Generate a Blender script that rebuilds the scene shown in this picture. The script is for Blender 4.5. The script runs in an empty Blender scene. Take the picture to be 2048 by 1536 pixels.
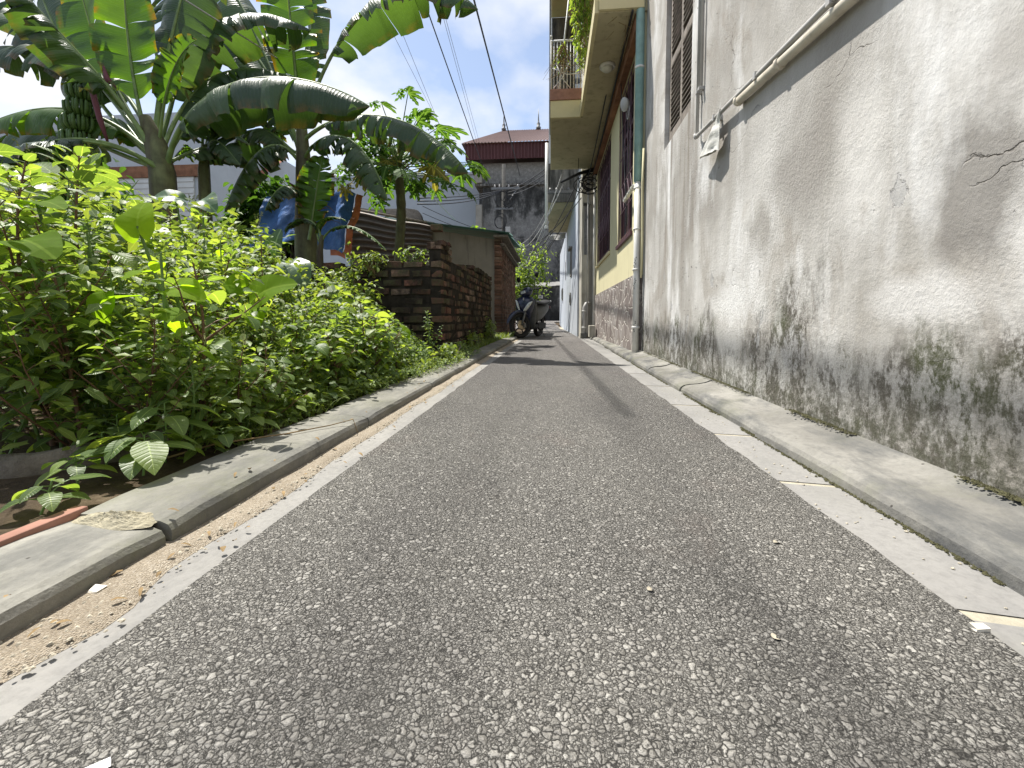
import bpy, math, random
from mathutils import Vector, Matrix, noise as mnoise
R = math.radians
sc = bpy.context.scene
col = sc.collection

# ------------------------------------------------------------------ camera
F = 870.0; PITCH = R(3.2); YAW = R(5.1804); PPY = 685.64; H = 0.45   # pixels of the 2048 wide photograph
cam = bpy.data.cameras.new('camera'); co = bpy.data.objects.new('camera', cam); col.objects.link(co)
co.location = (0, 0, H); co.rotation_euler = (R(90) - PITCH, 0, YAW)
cam.sensor_width = 36; cam.lens = F / 2048 * 36; cam.shift_y = -(768 - PPY) / 2048
cam.clip_start = 0.02; cam.clip_end = 2000
sc.camera = co
# ------------------------------------------------------------------ light
SUN = Vector((-1, 0.7, 2.5)).normalized()          # towards the sun
EL = math.asin(SUN.z); AZ = math.atan2(SUN.x, SUN.y)
sc.view_settings.view_transform = 'Standard'; sc.view_settings.look = 'None'
sc.view_settings.gamma = 1; sc.view_settings.exposure = 0.86
w = bpy.data.worlds.new('World'); sc.world = w; w.use_nodes = True
nt = w.node_tree; nt.nodes.clear()
def N(t, ty, **k):
    n = t.nodes.new(ty)
    for a, b in k.items(): setattr(n, a, b)
    return n
out = N(nt, 'ShaderNodeOutputWorld'); bg = N(nt, 'ShaderNodeBackground')
sky = N(nt, 'ShaderNodeTexSky', sky_type='NISHITA', sun_disc=False)
sky.sun_elevation = EL; sky.sun_rotation = AZ; sky.air_density = 1.0; sky.dust_density = 0.8
tc = N(nt, 'ShaderNodeTexCoord'); sp = N(nt, 'ShaderNodeSeparateXYZ')
mz = N(nt, 'ShaderNodeMath', operation='ADD'); mz.inputs[1].default_value = 0.25
dx = N(nt, 'ShaderNodeMath', operation='DIVIDE'); dy = N(nt, 'ShaderNodeMath', operation='DIVIDE')
cb = N(nt, 'ShaderNodeCombineXYZ'); no = N(nt, 'ShaderNodeTexNoise')
no.inputs['Scale'].default_value = 1.9; no.inputs['Detail'].default_value = 7; no.inputs['Roughness'].default_value = 0.52
rp = N(nt, 'ShaderNodeValToRGB'); rp.color_ramp.elements[0].position = 0.43; rp.color_ramp.elements[1].position = 0.62
rp.color_ramp.elements[0].color = (0.16, 0.16, 0.16, 1)
mx = N(nt, 'ShaderNodeMix', data_type='RGBA'); mx.inputs[7].default_value = (5.3, 5.45, 5.75, 1)
L = nt.links.new
L(tc.outputs['Generated'], sp.inputs[0]); L(sp.outputs[2], mz.inputs[0])
L(sp.outputs[0], dx.inputs[0]); L(mz.outputs[0], dx.inputs[1]); L(sp.outputs[1], dy.inputs[0]); L(mz.outputs[0], dy.inputs[1])
L(dx.outputs[0], cb.inputs[0]); L(dy.outputs[0], cb.inputs[1]); L(cb.outputs[0], no.inputs['Vector'])
L(no.outputs['Fac'], rp.inputs[0]); L(rp.outputs[0], mx.inputs[0]); L(sky.outputs[0], mx.inputs[6])
L(mx.outputs[2], bg.inputs[0]); bg.inputs[1].default_value = 0.105; L(bg.outputs[0], out.inputs[0])
sl = bpy.data.lights.new('sun', 'SUN'); sl.energy = 4.6; sl.angle = R(0.55); sl.color = (1.0, 0.955, 0.88)
so = bpy.data.objects.new('sun', sl); col.objects.link(so); so.rotation_euler = SUN.to_track_quat('Z', 'Y').to_euler(); so.location = (-8, 6, 20)

# ------------------------------------------------------------------ pixel helper: a pixel of the photo at a real depth Y along the alley
_f = Vector((-math.sin(YAW) * math.cos(PITCH), math.cos(YAW) * math.cos(PITCH), -math.sin(PITCH)))
_r = Vector((math.cos(YAW), math.sin(YAW), 0)); _u = _r.cross(_f)
def ray(x, y): return _f + (x - 1024) / F * _r - (y - PPY) / F * _u
def at(x, y, Y):
    d = ray(x, y); return Vector((0, 0, H)) + d * (Y / d.y)
def atX(x, y, X):
    d = ray(x, y); return Vector((0, 0, H)) + d * (X / d.x)
def atZ(x, y, Z):
    d = ray(x, y); return Vector((0, 0, H)) + d * ((Z - H) / d.z)
def px(p):
    d = Vector(p) - Vector((0, 0, H)); z = d.dot(_f); return 1024 + F * d.dot(_r) / z, PPY - F * d.dot(_u) / z

# ------------------------------------------------------------------ mesh builder
class MB:
    def __init__(s): s.v = []; s.f = []; s.uv = []; s.smooth = []
    def add(s, vs, fs, uvs=None, smooth=False):
        b = len(s.v); s.v += [tuple(p) for p in vs]
        for f in fs:
            s.f.append(tuple(b + i for i in f)); s.smooth.append(smooth)
            s.uv.append([uvs[i] for i in f] if uvs else [(0, 0)] * len(f))
    def box(s, a, b, M=None, jit=0):
        x0, y0, z0 = a; x1, y1, z1 = b
        vs = [Vector(p) for p in ((x0,y0,z0),(x1,y0,z0),(x1,y1,z0),(x0,y1,z0),(x0,y0,z1),(x1,y0,z1),(x1,y1,z1),(x0,y1,z1))]
        if jit: vs = [v + Vector([random.uniform(-jit, jit) for _ in range(3)]) for v in vs]
        if M: vs = [M @ v for v in vs]
        s.add(vs, [(0,3,2,1),(4,5,6,7),(0,1,5,4),(1,2,6,5),(2,3,7,6),(3,0,4,7)])
    def quad(s, *p): s.add(p, [tuple(range(len(p)))])
    def prism(s, poly, d):        # poly: list of 3d points, extruded by vector d
        n = len(poly); d = Vector(d); vs = [Vector(p) for p in poly] + [Vector(p) + d for p in poly]
        s.add(vs, [tuple(range(n))[::-1], tuple(range(n, 2 * n))] + [(i, (i + 1) % n, n + (i + 1) % n, n + i) for i in range(n)])
    def tube(s, pts, r, n=6, caps=True):
        pts = [Vector(p) for p in pts]; k = len(pts)
        rs = r if isinstance(r, (list, tuple)) else [r] * k
        vs = []; up = Vector((0, 0, 1)); prev = None
        for i, p in enumerate(pts):
            t = (pts[min(i + 1, k - 1)] - pts[max(i - 1, 0)])
            t = t.normalized() if t.length > 1e-9 else Vector((0, 0, 1))
            if prev is None:
                a = t.cross(up)
                if a.length < 1e-3: a = t.cross(Vector((1, 0, 0)))
            else: a = prev - t * prev.dot(t)
            a.normalize(); prev = a; b = t.cross(a)
            for j in range(n):
                an = 2 * math.pi * j / n; vs.append(p + rs[i] * (math.cos(an) * a + math.sin(an) * b))
        fs = [(i * n + j, i * n + (j + 1) % n, (i + 1) * n + (j + 1) % n, (i + 1) * n + j) for i in range(k - 1) for j in range(n)]
        if caps: fs += [tuple(range(n))[::-1], tuple(range((k - 1) * n, k * n))]
        s.add(vs, fs, smooth=n > 4)
    def lathe(s, c, axis, prof, n=20):   # prof: (radius, height along axis)
        axis = Vector(axis).normalized(); a = axis.orthogonal().normalized(); b = axis.cross(a); c = Vector(c)
        vs = [c + axis * h + r * (math.cos(2*math.pi*j/n) * a + math.sin(2*math.pi*j/n) * b) for r, h in prof for j in range(n)]
        k = len(prof)
        s.add(vs, [(i*n+j, i*n+(j+1)%n, (i+1)*n+(j+1)%n, (i+1)*n+j) for i in range(k-1) for j in range(n)] + [tuple(range(n))[::-1], tuple(range((k-1)*n, k*n))], smooth=True)
    def grid(s, fn, nu, nv, smooth=True):
        vs = []; uvs = []
        for i in range(nu + 1):
            for j in range(nv + 1):
                vs.append(fn(i / nu, j / nv)); uvs.append((i / nu, j / nv))
        s.add(vs, [(i*(nv+1)+j, (i+1)*(nv+1)+j, (i+1)*(nv+1)+j+1, i*(nv+1)+j+1) for i in range(nu) for j in range(nv)], uvs, smooth)
    def build(s, name, mat, parent=None, bevel=0, solid=0, label=None):
        me = bpy.data.meshes.new(name); me.from_pydata(s.v, [], s.f)
        uvl = me.uv_layers.new(name='UVMap'); k = 0
        flat = [c for f in s.uv for uv in f for c in uv]; uvl.data.foreach_set('uv', flat)
        me.polygons.foreach_set('use_smooth', s.smooth); me.materials.append(mat); me.update()
        o = bpy.data.objects.new(name, me); col.objects.link(o)
        if parent: o.parent = parent
        if bevel:
            m = o.modifiers.new('b', 'BEVEL'); m.width = bevel; m.segments = 2; m.limit_method = 'ANGLE'
        if solid:
            m = o.modifiers.new('s', 'SOLIDIFY'); m.thickness = solid
        if label: o['label'] = label
        return o
def tag(o, label, cat, group=None):
    o['label'] = label; o['category'] = cat
    if group: o['group'] = group
    return o
def empty(name, label, cat, loc=(0, 0, 0), group=None):
    o = bpy.data.objects.new(name, None); col.objects.link(o); o.location = loc; o.empty_display_size = 0.1
    return tag(o, label, cat, group)
def struct(o): o['kind'] = 'structure'; return o
def boxobj(name, a, b, mat, parent, bevel=0):
    m = MB(); m.box(a, b); return m.build(name, mat, parent, bevel)
def rel(e):                       # geometry is written in world coordinates: shift children so that the empty sits at its base
    for c in e.children: c.matrix_parent_inverse = Matrix.Translation(-e.location)
    return e
def rnd(a, b): return random.uniform(a, b)

# ------------------------------------------------------------------ materials
class Mat:
    def __init__(s, name, rough=0.8, spec=0.3):
        s.m = bpy.data.materials.new(name); s.m.use_nodes = True; s.t = s.m.node_tree
        s.b = s.t.nodes['Principled BSDF']; s.b.inputs['Roughness'].default_value = rough
        s.b.inputs['Specular IOR Level'].default_value = spec
        s.pos = N(s.t, 'ShaderNodeNewGeometry').outputs['Position']
    def link(s, a, b): s.t.links.new(a, b)
    def val(s, n, inp, v):
        if v is None: return
        if hasattr(v, 'links') or hasattr(v, 'is_output'): s.link(v, n.inputs[inp])
        else:
            try: n.inputs[inp].default_value = v
            except Exception: n.inputs[inp].default_value = (*v, 1)
    def map(s, scale=(1, 1, 1), vec=None, loc=(0, 0, 0), rot=(0, 0, 0)):
        n = N(s.t, 'ShaderNodeMapping'); s.link(vec or s.pos, n.inputs[0]); n.inputs['Scale'].default_value = scale
        n.inputs['Location'].default_value = loc; n.inputs['Rotation'].default_value = rot; return n.outputs[0]
    def noise(s, scale, detail=4, rough=0.55, vec=None, dist=0):
        n = N(s.t, 'ShaderNodeTexNoise'); s.link(vec or s.pos, n.inputs['Vector']); n.inputs['Scale'].default_value = scale
        n.inputs['Detail'].default_value = detail; n.inputs['Roughness'].default_value = rough; n.inputs['Distortion'].default_value = dist
        return n.outputs['Fac']
    def voro(s, scale, vec=None, feature='F1', outp='Distance', rand=1):
        n = N(s.t, 'ShaderNodeTexVoronoi', feature=feature); s.link(vec or s.pos, n.inputs['Vector']); n.inputs['Scale'].default_value = scale
        n.inputs['Randomness'].default_value = rand
        return n.outputs[outp]
    def ramp(s, fac, stops, const=False):
        n = N(s.t, 'ShaderNodeValToRGB'); e = n.color_ramp.elements
        if const: n.color_ramp.interpolation = 'CONSTANT'
        while len(e) < len(stops): e.new(0.5)
        for el, (p, c) in zip(e, stops):
            el.position = p; el.color = (c, c, c, 1) if isinstance(c, (int, float)) else (*c, 1)
        s.link(fac, n.inputs[0]); return n.outputs[0]
    def mix(s, fac, a, b, mode='MIX'):
        n = N(s.t, 'ShaderNodeMix', data_type='RGBA', blend_type=mode)
        for i, v in ((0, fac), (6, a), (7, b)):
            if hasattr(v, 'is_output'): s.link(v, n.inputs[i])
            elif i == 0: n.inputs[0].default_value = v
            else: n.inputs[i].default_value = (*v, 1)
        return n.outputs[2]
    def math(s, op, a, b=0.0, clamp=False):
        n = N(s.t, 'ShaderNodeMath', operation=op, use_clamp=clamp)
        for i, v in ((0, a), (1, b)):
            if hasattr(v, 'is_output'): s.link(v, n.inputs[i])
            else: n.inputs[i].default_value = v
        return n.outputs[0]
    def xyz(s, vec=None):
        n = N(s.t, 'ShaderNodeSeparateXYZ'); s.link(vec or s.pos, n.inputs[0]); return n.outputs
    def bump(s, h, dist=0.01, strength=1, prev=None):
        n = N(s.t, 'ShaderNodeBump'); n.inputs['Distance'].default_value = dist; n.inputs['Strength'].default_value = strength
        s.link(h, n.inputs['Height'])
        if prev is not None: s.link(prev, n.inputs['Normal'])
        s.link(n.outputs[0], s.b.inputs['Normal']); return n.outputs[0]
    def color(s, c):
        if hasattr(c, 'is_output'): s.link(c, s.b.inputs['Base Color'])
        else: s.b.inputs['Base Color'].default_value = (*c, 1)
        return s.m
    def island(s): return N(s.t, 'ShaderNodeNewGeometry').outputs['Random Per Island']
    def objrand(s): return N(s.t, 'ShaderNodeObjectInfo').outputs['Random']
    def uv(s): return N(s.t, 'ShaderNodeUVMap').outputs[0]

def simple(name, c, rough=0.7, spec=0.3, var=0.25, scale=6, bump=0.002, metal=0, streak=0, streakcol=(0.03, 0.03, 0.028)):
    k = Mat(name, rough, spec); n = k.noise(scale, 6, 0.6)
    a = tuple(x * (1 - var) for x in c); b = tuple(min(1, x * (1 + var)) for x in c)
    cc = k.ramp(n, [(0.3, a), (0.7, b)])
    if streak:
        st = k.noise(3.0, 6, 0.65, k.map((2.5, 2.5, 0.35)))
        cc = k.mix(k.ramp(st, [(0.62 - streak * 0.3, 0.0), (0.85 - streak * 0.2, 1.0)]), cc, streakcol)
    k.color(cc); k.b.inputs['Metallic'].default_value = metal
    if bump: k.bump(k.noise(scale * 12, 4, 0.6), bump, 0.6)
    return k.m

def m_asphalt():
    k = Mat('asphalt', 0.75, 0.3)
    def warp(sc_, amt):      # bends the cell outlines so that the stones are uneven
        n = N(k.t, 'ShaderNodeTexNoise'); k.link(k.pos, n.inputs['Vector']); n.inputs['Scale'].default_value = sc_; n.inputs['Detail'].default_value = 3
        return k.mix(amt, k.pos, n.outputs['Color'], 'ADD')
    w1 = warp(120, 0.009); w2 = warp(220, 0.005); fine = k.noise(560, 4, 0.7)
    def level(scale, w, loc):
        v = k.map((1, 1, 1), w, loc); e = k.voro(scale, v, 'DISTANCE_TO_EDGE'); c = k.xyz(k.voro(scale, v, 'F1', 'Color'))
        return e, c
    e1, c1 = level(118, w1, (0, 0, 0)); e2, c2 = level(205, w2, (1, 2, 0)); e3, c3 = level(340, w2, (2, 0, 0))
    zone = k.noise(1.7, 3, 0.6)
    s1 = k.ramp(k.math('ADD', c1[1], k.math('MULTIPLY', k.math('SUBTRACT', zone, 0.5), 0.9)), [(0.52, 0.0), (0.54, 1.0)])
    s3 = k.ramp(c2[1], [(0.58, 0.0), (0.60, 1.0)])
    def st(e, c, lo, hi):
        g = k.ramp(e, [(0.02, 0.0), (0.13, 1.0)])
        return k.mix(g, (0.034, 0.033, 0.031), k.ramp(c[0], [(0.0, tuple(v * lo for v in (0.185, 0.180, 0.168))), (0.5, (0.262, 0.256, 0.243)), (0.93, (0.31, 0.304, 0.288)), (1.0, tuple(v * hi for v in (0.39, 0.385, 0.365)))]))
    c = k.mix(s1, k.mix(s3, st(e2, c2, .9, 1), st(e3, c3, .6, .9)), st(e1, c1, 1, 1))
    c = k.mix(k.ramp(fine, [(0.34, 0.55), (0.52, 0.0)]), c, (0.09, 0.087, 0.082))
    lx, ly, lz = k.xyz()
    # dark polished wheel tracks and drips running along the lane
    wob = k.math('ADD', lx, k.math('MULTIPLY', k.math('SUBTRACT', k.noise(0.7, 3), 0.5), 0.35))
    tr = k.ramp(k.math('ADD', k.math('MULTIPLY', wob, 0.5), 0.5), [(0.33, 0.0), (0.38, 0.30), (0.44, 0.0), (0.60, 0.0), (0.66, 0.38), (0.71, 0.0)])
    tr = k.math('MULTIPLY', tr, k.ramp(k.noise(2.2, 6, 0.7, k.map((1.5, 0.5, 1))), [(0.35, 0.1), (0.65, 1.0)]))
    c = k.mix(tr, c, (0.055, 0.054, 0.052))
    pat = k.ramp(k.noise(1.1, 6, 0.65, k.map((1.6, 0.6, 1), None, (3, 1, 0))), [(0.32, (0.92, 0.90, 0.88)), (0.50, (1.14, 1.12, 1.08)), (0.68, (1.36, 1.33, 1.27))])
    c = k.mix(1.0, c, pat, 'MULTIPLY')
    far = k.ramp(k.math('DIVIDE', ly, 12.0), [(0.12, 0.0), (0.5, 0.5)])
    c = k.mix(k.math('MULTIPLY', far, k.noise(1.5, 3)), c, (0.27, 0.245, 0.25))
    c = k.mix(k.ramp(k.noise(3.4, 5, 0.65, k.map((1, .7, 1), None, (4, 2, 0))), [(0.58, 0.0), (0.78, 0.25)]), c, (0.25, 0.19, 0.165))
    k.color(c)
    d1 = k.math('MULTIPLY', k.ramp(e1, [(0.0, 0.0), (0.12, 0.65), (0.45, 1.0)]), 1.0); d2 = k.math('MULTIPLY', k.ramp(e2, [(0.0, 0.0), (0.12, 0.65), (0.45, 1.0)]), 0.7)
    h = k.mix(s1, k.math('ADD', d2, k.math('MULTIPLY', c2[2], 0.35)), k.math('ADD', d1, k.math('MULTIPLY', c1[2], 0.7)))
    b = k.bump(h, 0.009, 1.0); k.bump(fine, 0.002, 0.8, b)
    return k.m

def m_wall():
    k = Mat('weathered_plaster', 0.92, 0.12)
    P = k.pos; x, y, z = k.xyz()
    n1 = k.noise(1.1, 7, 0.62); streak = k.noise(2.2, 7, 0.66, k.map((1, 1.7, 0.32)))
    blot = k.noise(0.55, 5, 0.55, k.map((1, 1, 0.8), None, (3, 1.7, .4)))
    base = k.ramp(n1, [(0.28, (0.43, 0.415, 0.39)), (0.5, (0.55, 0.535, 0.505)), (0.72, (0.65, 0.64, 0.615))])
    c = k.mix(k.ramp(streak, [(0.47, 0.0), (0.68, 0.62)]), base, (0.33, 0.31, 0.275))
    c = k.mix(k.ramp(blot, [(0.48, 0.0), (0.60, 0.72)]), c, (0.32, 0.30, 0.27))
    b2 = k.noise(1.5, 5, 0.6, k.map((1, 1.2, 0.9), None, (8, 2.2, 5)), 1.2)
    c = k.mix(k.ramp(b2, [(0.51, 0.0), (0.60, 0.62)]), c, (0.34, 0.31, 0.27))
    # big damp stains with ragged feathered outlines, where the real wall has them
    bn = k.noise(2.6, 8, 0.68, k.map((1, 1, 0.7), None, (0, 3, 7)))
    def blob(y0, z0, ry, rz, amt, colr, cc, hard=.35):
        a_ = k.math('MULTIPLY', k.math('SUBTRACT', y, y0), 1 / ry); b_ = k.math('MULTIPLY', k.math('SUBTRACT', z, z0), 1 / rz)
        d = k.math('SQRT', k.math('ADD', k.math('MULTIPLY', a_, a_), k.math('MULTIPLY', b_, b_)))
        d = k.math('ADD', d, k.math('MULTIPLY', k.math('SUBTRACT', bn, 0.5), 2.4))
        return k.mix(k.ramp(k.math('MULTIPLY', d, 0.5), [(0.5 - hard * .5, amt), (0.5, 0.0)]), cc, colr)
    for (y0, z0, ry, rz, amt, colr, hd) in ((1.10, .78, .17, .22, .85, (.24, .225, .205), .45), (1.04, 1.02, .10, .16, .5, (.33, .31, .285), .6), (1.84, 1.05, .30, .26, .75, (.31, .29, .265), .55), (2.15, .86, .18, .16, .65, (.30, .28, .25), .5), (3.0, 1.30, .55, .38, .65, (.31, .29, .265), .6), (1.84, .33, .10, .09, .6, (.36, .355, .35), .25), (2.5, .55, .40, .14, .6, (.78, .78, .76), .7), (1.25, .50, .22, .08, .5, (.76, .75, .73), .6), (1.50, 1.0, .17, .30, .45, (.76, .745, .71), .8), (4.5, 2.2, .3, 1.1, .45, (.37, .34, .30), .8)):
        c = blob(y0, z0, ry, rz, amt, colr, c, hd)
    # whitewash left in vertical runs and pale clouds
    ww = k.noise(1.7, 6, 0.6, k.map((1, 1.2, 0.4), None, (9, 4, 2)))
    c = k.mix(k.ramp(ww, [(0.52, 0.0), (0.64, 0.75)]), c, (0.80, 0.80, 0.79))
    wm = k.math('MULTIPLY', k.ramp(k.math('DIVIDE', y, 10.0), [(0.30, 0.0), (0.33, 1.0), (0.43, 1.0), (0.46, 0.0)]), k.ramp(k.math('DIVIDE', z, 4.0), [(0.10, 0.0), (0.30, 0.6), (0.49, 1.0), (0.52, 0.0)]))
    dr = k.ramp(k.noise(3.2, 3, 0.6, k.map((0, 2.2, 0.10))), [(0.50, 0.0), (0.60, 1.0)])
    c = k.mix(k.math('MULTIPLY', k.math('MULTIPLY', wm, dr), 0.75), c, (0.19, 0.16, 0.13))
    # mould rising from the foot of the wall, height varied by noise
    mn = k.noise(1.6, 6, 0.68, k.map((1, 1.0, 0.75), None, (5, 7, 1)))
    yl = k.ramp(k.math('DIVIDE', y, 5.2), [(0.0, 0.26), (0.22, 0.22), (0.34, 0.12), (0.52, 0.08), (0.75, 0.16), (1.0, 0.28)])
    lvl = k.math('SUBTRACT', k.math('SUBTRACT', z, yl), k.math('MULTIPLY', k.math('SUBTRACT', mn, 0.46), 2.0))
    mask = k.ramp(lvl, [(0.04, 1.0), (0.16, 0.6), (0.30, 0.0)])
    spk = k.ramp(k.noise(17, 9, 0.8, k.map((1, 1, 0.55))), [(0.455, 0.0), (0.53, 1.0)])
    spk2 = k.ramp(k.noise(90, 5, 0.8), [(0.42, 0.0), (0.58, 1.0)])
    sp_ = k.math('MULTIPLY', k.math('ADD', k.math('MULTIPLY', spk, 0.75), k.math('MULTIPLY', spk2, 0.35)), mask, True)
    foot = k.ramp(k.math('ADD', z, k.math('MULTIPLY', k.noise(4, 5, 0.6), -0.22)), [(0.0, 0.85), (0.16, 0.0)])
    mould = k.mix(k.ramp(k.noise(3.1, 3), [(0.5, 0.0), (0.62, 1.0)]), (0.105, 0.095, 0.078), (0.085, 0.09, 0.05))
    c = k.mix(sp_, c, mould); c = k.mix(k.math('MULTIPLY', foot, k.ramp(k.noise(40, 5, 0.7), [(0.38, 0.0), (0.6, 1.0)])), c, (0.085, 0.085, 0.06))
    # flaked lighter grey repairs
    fl = k.noise(3.2, 8, 0.62, k.map((1, 1.4, 0.8), None, (1, 11, 3)))
    flm = k.math('MULTIPLY', k.ramp(fl, [(0.62, 0.0), (0.635, 0.8)]), k.ramp(z, [(0.15, 0.0), (0.3, 1.0), (0.75, 1.0), (0.95, 0.0)]))
    c = k.mix(flm, c, (0.42, 0.415, 0.405))
    # cracks
    dv = k.mix(0.30, k.map((0, 1.0, 1.6)), nz(k, 4.0, 8), 'ADD')
    cr = k.voro(1.5, dv, 'DISTANCE_TO_EDGE')
    crm = k.math('MULTIPLY', k.ramp(cr, [(0.0, 1.0), (0.004, 0.0)]), k.ramp(k.noise(2.1, 2, 0.5, k.map((1, 1, 1), None, (2, 5, 2))), [(0.55, 0.0), (0.62, 0.55)]))
    c = k.mix(crm, c, (0.11, 0.10, 0.09))
    # pits
    pv = k.voro(16, k.map((1, 1, 1)), 'F1'); pc = k.xyz(k.voro(16, k.map((1, 1, 1)), 'F1', 'Color'))[0]
    pit = k.math('MULTIPLY', k.ramp(pv, [(0.06, 1.0), (0.11, 0.0)]), k.ramp(pc, [(0.80, 0.0), (0.82, 1.0)]))
    c = k.mix(pit, c, (0.13, 0.12, 0.11))
    k.color(c)
    rough = k.noise(70, 8, 0.72); med = k.noise(9, 5, 0.6)
    h = k.math('ADD', k.math('MULTIPLY', rough, k.ramp(k.noise(1.6, 3), [(0.35, 0.35), (0.6, 1.2)])), k.math('MULTIPLY', med, 0.9)); h = k.math('SUBTRACT', h, k.math('MULTIPLY', pit, 2.0))
    h = k.math('SUBTRACT', h, k.math('MULTIPLY', crm, 1.5)); h = k.math('SUBTRACT', h, k.math('MULTIPLY', flm, 0.8))
    k.bump(h, 0.0062, 1.0)
    return k.m
def nz(k, sc_, det=5):
    n = N(k.t, 'ShaderNodeTexNoise'); k.link(k.pos, n.inputs['Vector']); n.inputs['Scale'].default_value = sc_; n.inputs['Detail'].default_value = det
    return n.outputs['Color']

def m_concrete(name, c, moss=0.4, dark=0.25, rough=0.9, bump=0.004):
    k = Mat(name, rough, 0.15); n = k.noise(2.3, 6, 0.6); f = k.noise(60, 6, 0.7)
    a = tuple(v * (1 - dark) for v in c); b = tuple(min(1, v * (1 + dark * 0.8)) for v in c)
    cc = k.ramp(n, [(0.3, a), (0.7, b)])
    cc = k.mix(k.ramp(f, [(0.35, 0.35), (0.55, 0.0)]), cc, tuple(v * 0.55 for v in c))
    cc = k.mix(k.ramp(k.noise(2.1, 7, 0.68, k.map((3.0, 1.0, 1), None, (2, 9, 0))), [(0.48, 0.0), (0.62, dark * 1.8)]), cc, (c[0] * 0.42, c[1] * 0.44, c[2] * 0.48))
    if moss:
        cc = k.mix(k.math('MULTIPLY', k.ramp(k.noise(3.7, 5, 0.6, k.map((1, 1, 1), None, (6, 3, 1))), [(0.5, 0.0), (0.66, moss)]), k.ramp(f, [(0.4, 0.3), (0.6, 1.0)])), cc, (0.13, 0.135, 0.085))
    pv = k.voro(22); pc = k.xyz(k.voro(22, None, 'F1', 'Color'))[0]
    pit = k.math('MULTIPLY', k.ramp(pv, [(0.05, 1.0), (0.09, 0.0)]), k.ramp(pc, [(0.86, 0.0), (0.88, 1.0)]))
    cc = k.mix(pit, cc, (0.06, 0.055, 0.05)); k.color(cc)
    k.bump(k.math('ADD', f, k.math('MULTIPLY', k.noise(14, 4), 1.5)), bump, 0.8); return k.m

def m_sand():
    k = Mat('sand', 0.95, 0.1); n = k.noise(7, 5, 0.6); v = k.voro(420, None, 'F1', 'Color'); vx = k.xyz(v)[0]
    d = k.voro(420)
    c = k.ramp(n, [(0.3, (0.27, 0.225, 0.165)), (0.7, (0.40, 0.345, 0.265))])
    c = k.mix(0.40, c, k.ramp(vx, [(0.0, (0.17, 0.14, 0.105)), (0.6, (0.36, 0.31, 0.245)), (1.0, (0.55, 0.51, 0.44))]))
    c = k.mix(k.ramp(k.noise(3.1, 4, 0.6), [(0.52, 0.0), (0.72, 0.5)]), c, (0.23, 0.19, 0.14)); k.color(c)
    k.bump(k.math('ADD', k.math('SUBTRACT', 1.0, d), k.noise(30, 5)), 0.003, 1.0); return k.m

def m_soil():
    k = Mat('soil', 0.95, 0.1); n = k.noise(9, 7, 0.7)
    k.color(k.ramp(n, [(0.3, (0.035, 0.027, 0.019)), (0.6, (0.10, 0.075, 0.05)), (0.8, (0.20, 0.16, 0.11))]))
    k.bump(k.noise(45, 7, 0.7), 0.012, 1.0); return k.m

def m_leaf(name, dark, mid, light, trans=0.45, rough=0.42, veins=9, veinc=None, tr=None, edge=None, spec=0.45):
    k = Mat(name, rough, spec); r = k.island(); ob = k.objrand()
    rr = k.math('FRACT', k.math('ADD', r, ob))
    c = k.ramp(rr, [(0.0, dark), (0.5, mid), (1.0, light)])
    u, v, _ = k.xyz(k.uv()); au = k.math('ABSOLUTE', k.math('SUBTRACT', u, 0.5))
    c = k.mix(k.ramp(k.noise(11, 4, 0.6), [(0.35, 0.0), (0.75, 0.3)]), c, dark)
    lv = k.math('FRACT', k.math('SUBTRACT', k.math('MULTIPLY', v, float(veins)), k.math('MULTIPLY', au, veins * 0.35 if veins < 20 else 2.0)))
    lv = k.math('ABSOLUTE', k.math('SUBTRACT', lv, 0.5))
    vein = k.ramp(lv, [(0.0, 1.0), (0.07, 0.0)]); mid_ = k.ramp(au, [(0.012, 1.0), (0.03, 0.0)])
    veinc = veinc or tuple(min(1, x * 1.5 + 0.05) for x in light)
    c = k.mix(k.math('MULTIPLY', vein, 0.22), c, veinc); c = k.mix(k.math('MULTIPLY', mid_, 0.8), c, veinc)
    if edge: c = k.mix(k.math('MULTIPLY', k.ramp(au, [(0.38, 0.0), (0.49, 1.0)]), k.ramp(k.noise(7, 4, .6), [(0.45, 0.0), (0.6, 1.0)])), c, edge)
    k.color(c)
    bh = k.math('ADD', k.math('MULTIPLY', k.ramp(lv, [(0.0, 0.0), (0.25, 1.0)]), 1.0), k.noise(40, 3)); k.bump(bh, 0.0022, 0.9) if veins > 20 else k.bump(bh, 0.0009, 0.6)
    tb = N(k.t, 'ShaderNodeBsdfTranslucent'); mxs = N(k.t, 'ShaderNodeMixShader'); mxs.inputs[0].default_value = trans
    tcx = k.mix(1.0, c, tr or (2.3, 2.3, 0.7), 'MULTIPLY'); k.link(tcx, tb.inputs[0])
    o = [n for n in k.t.nodes if n.type == 'OUTPUT_MATERIAL'][0]
    k.link(k.b.outputs[0], mxs.inputs[1]); k.link(tb.outputs[0], mxs.inputs[2]); k.link(mxs.outputs[0], o.inputs[0])
    return k.m

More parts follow.
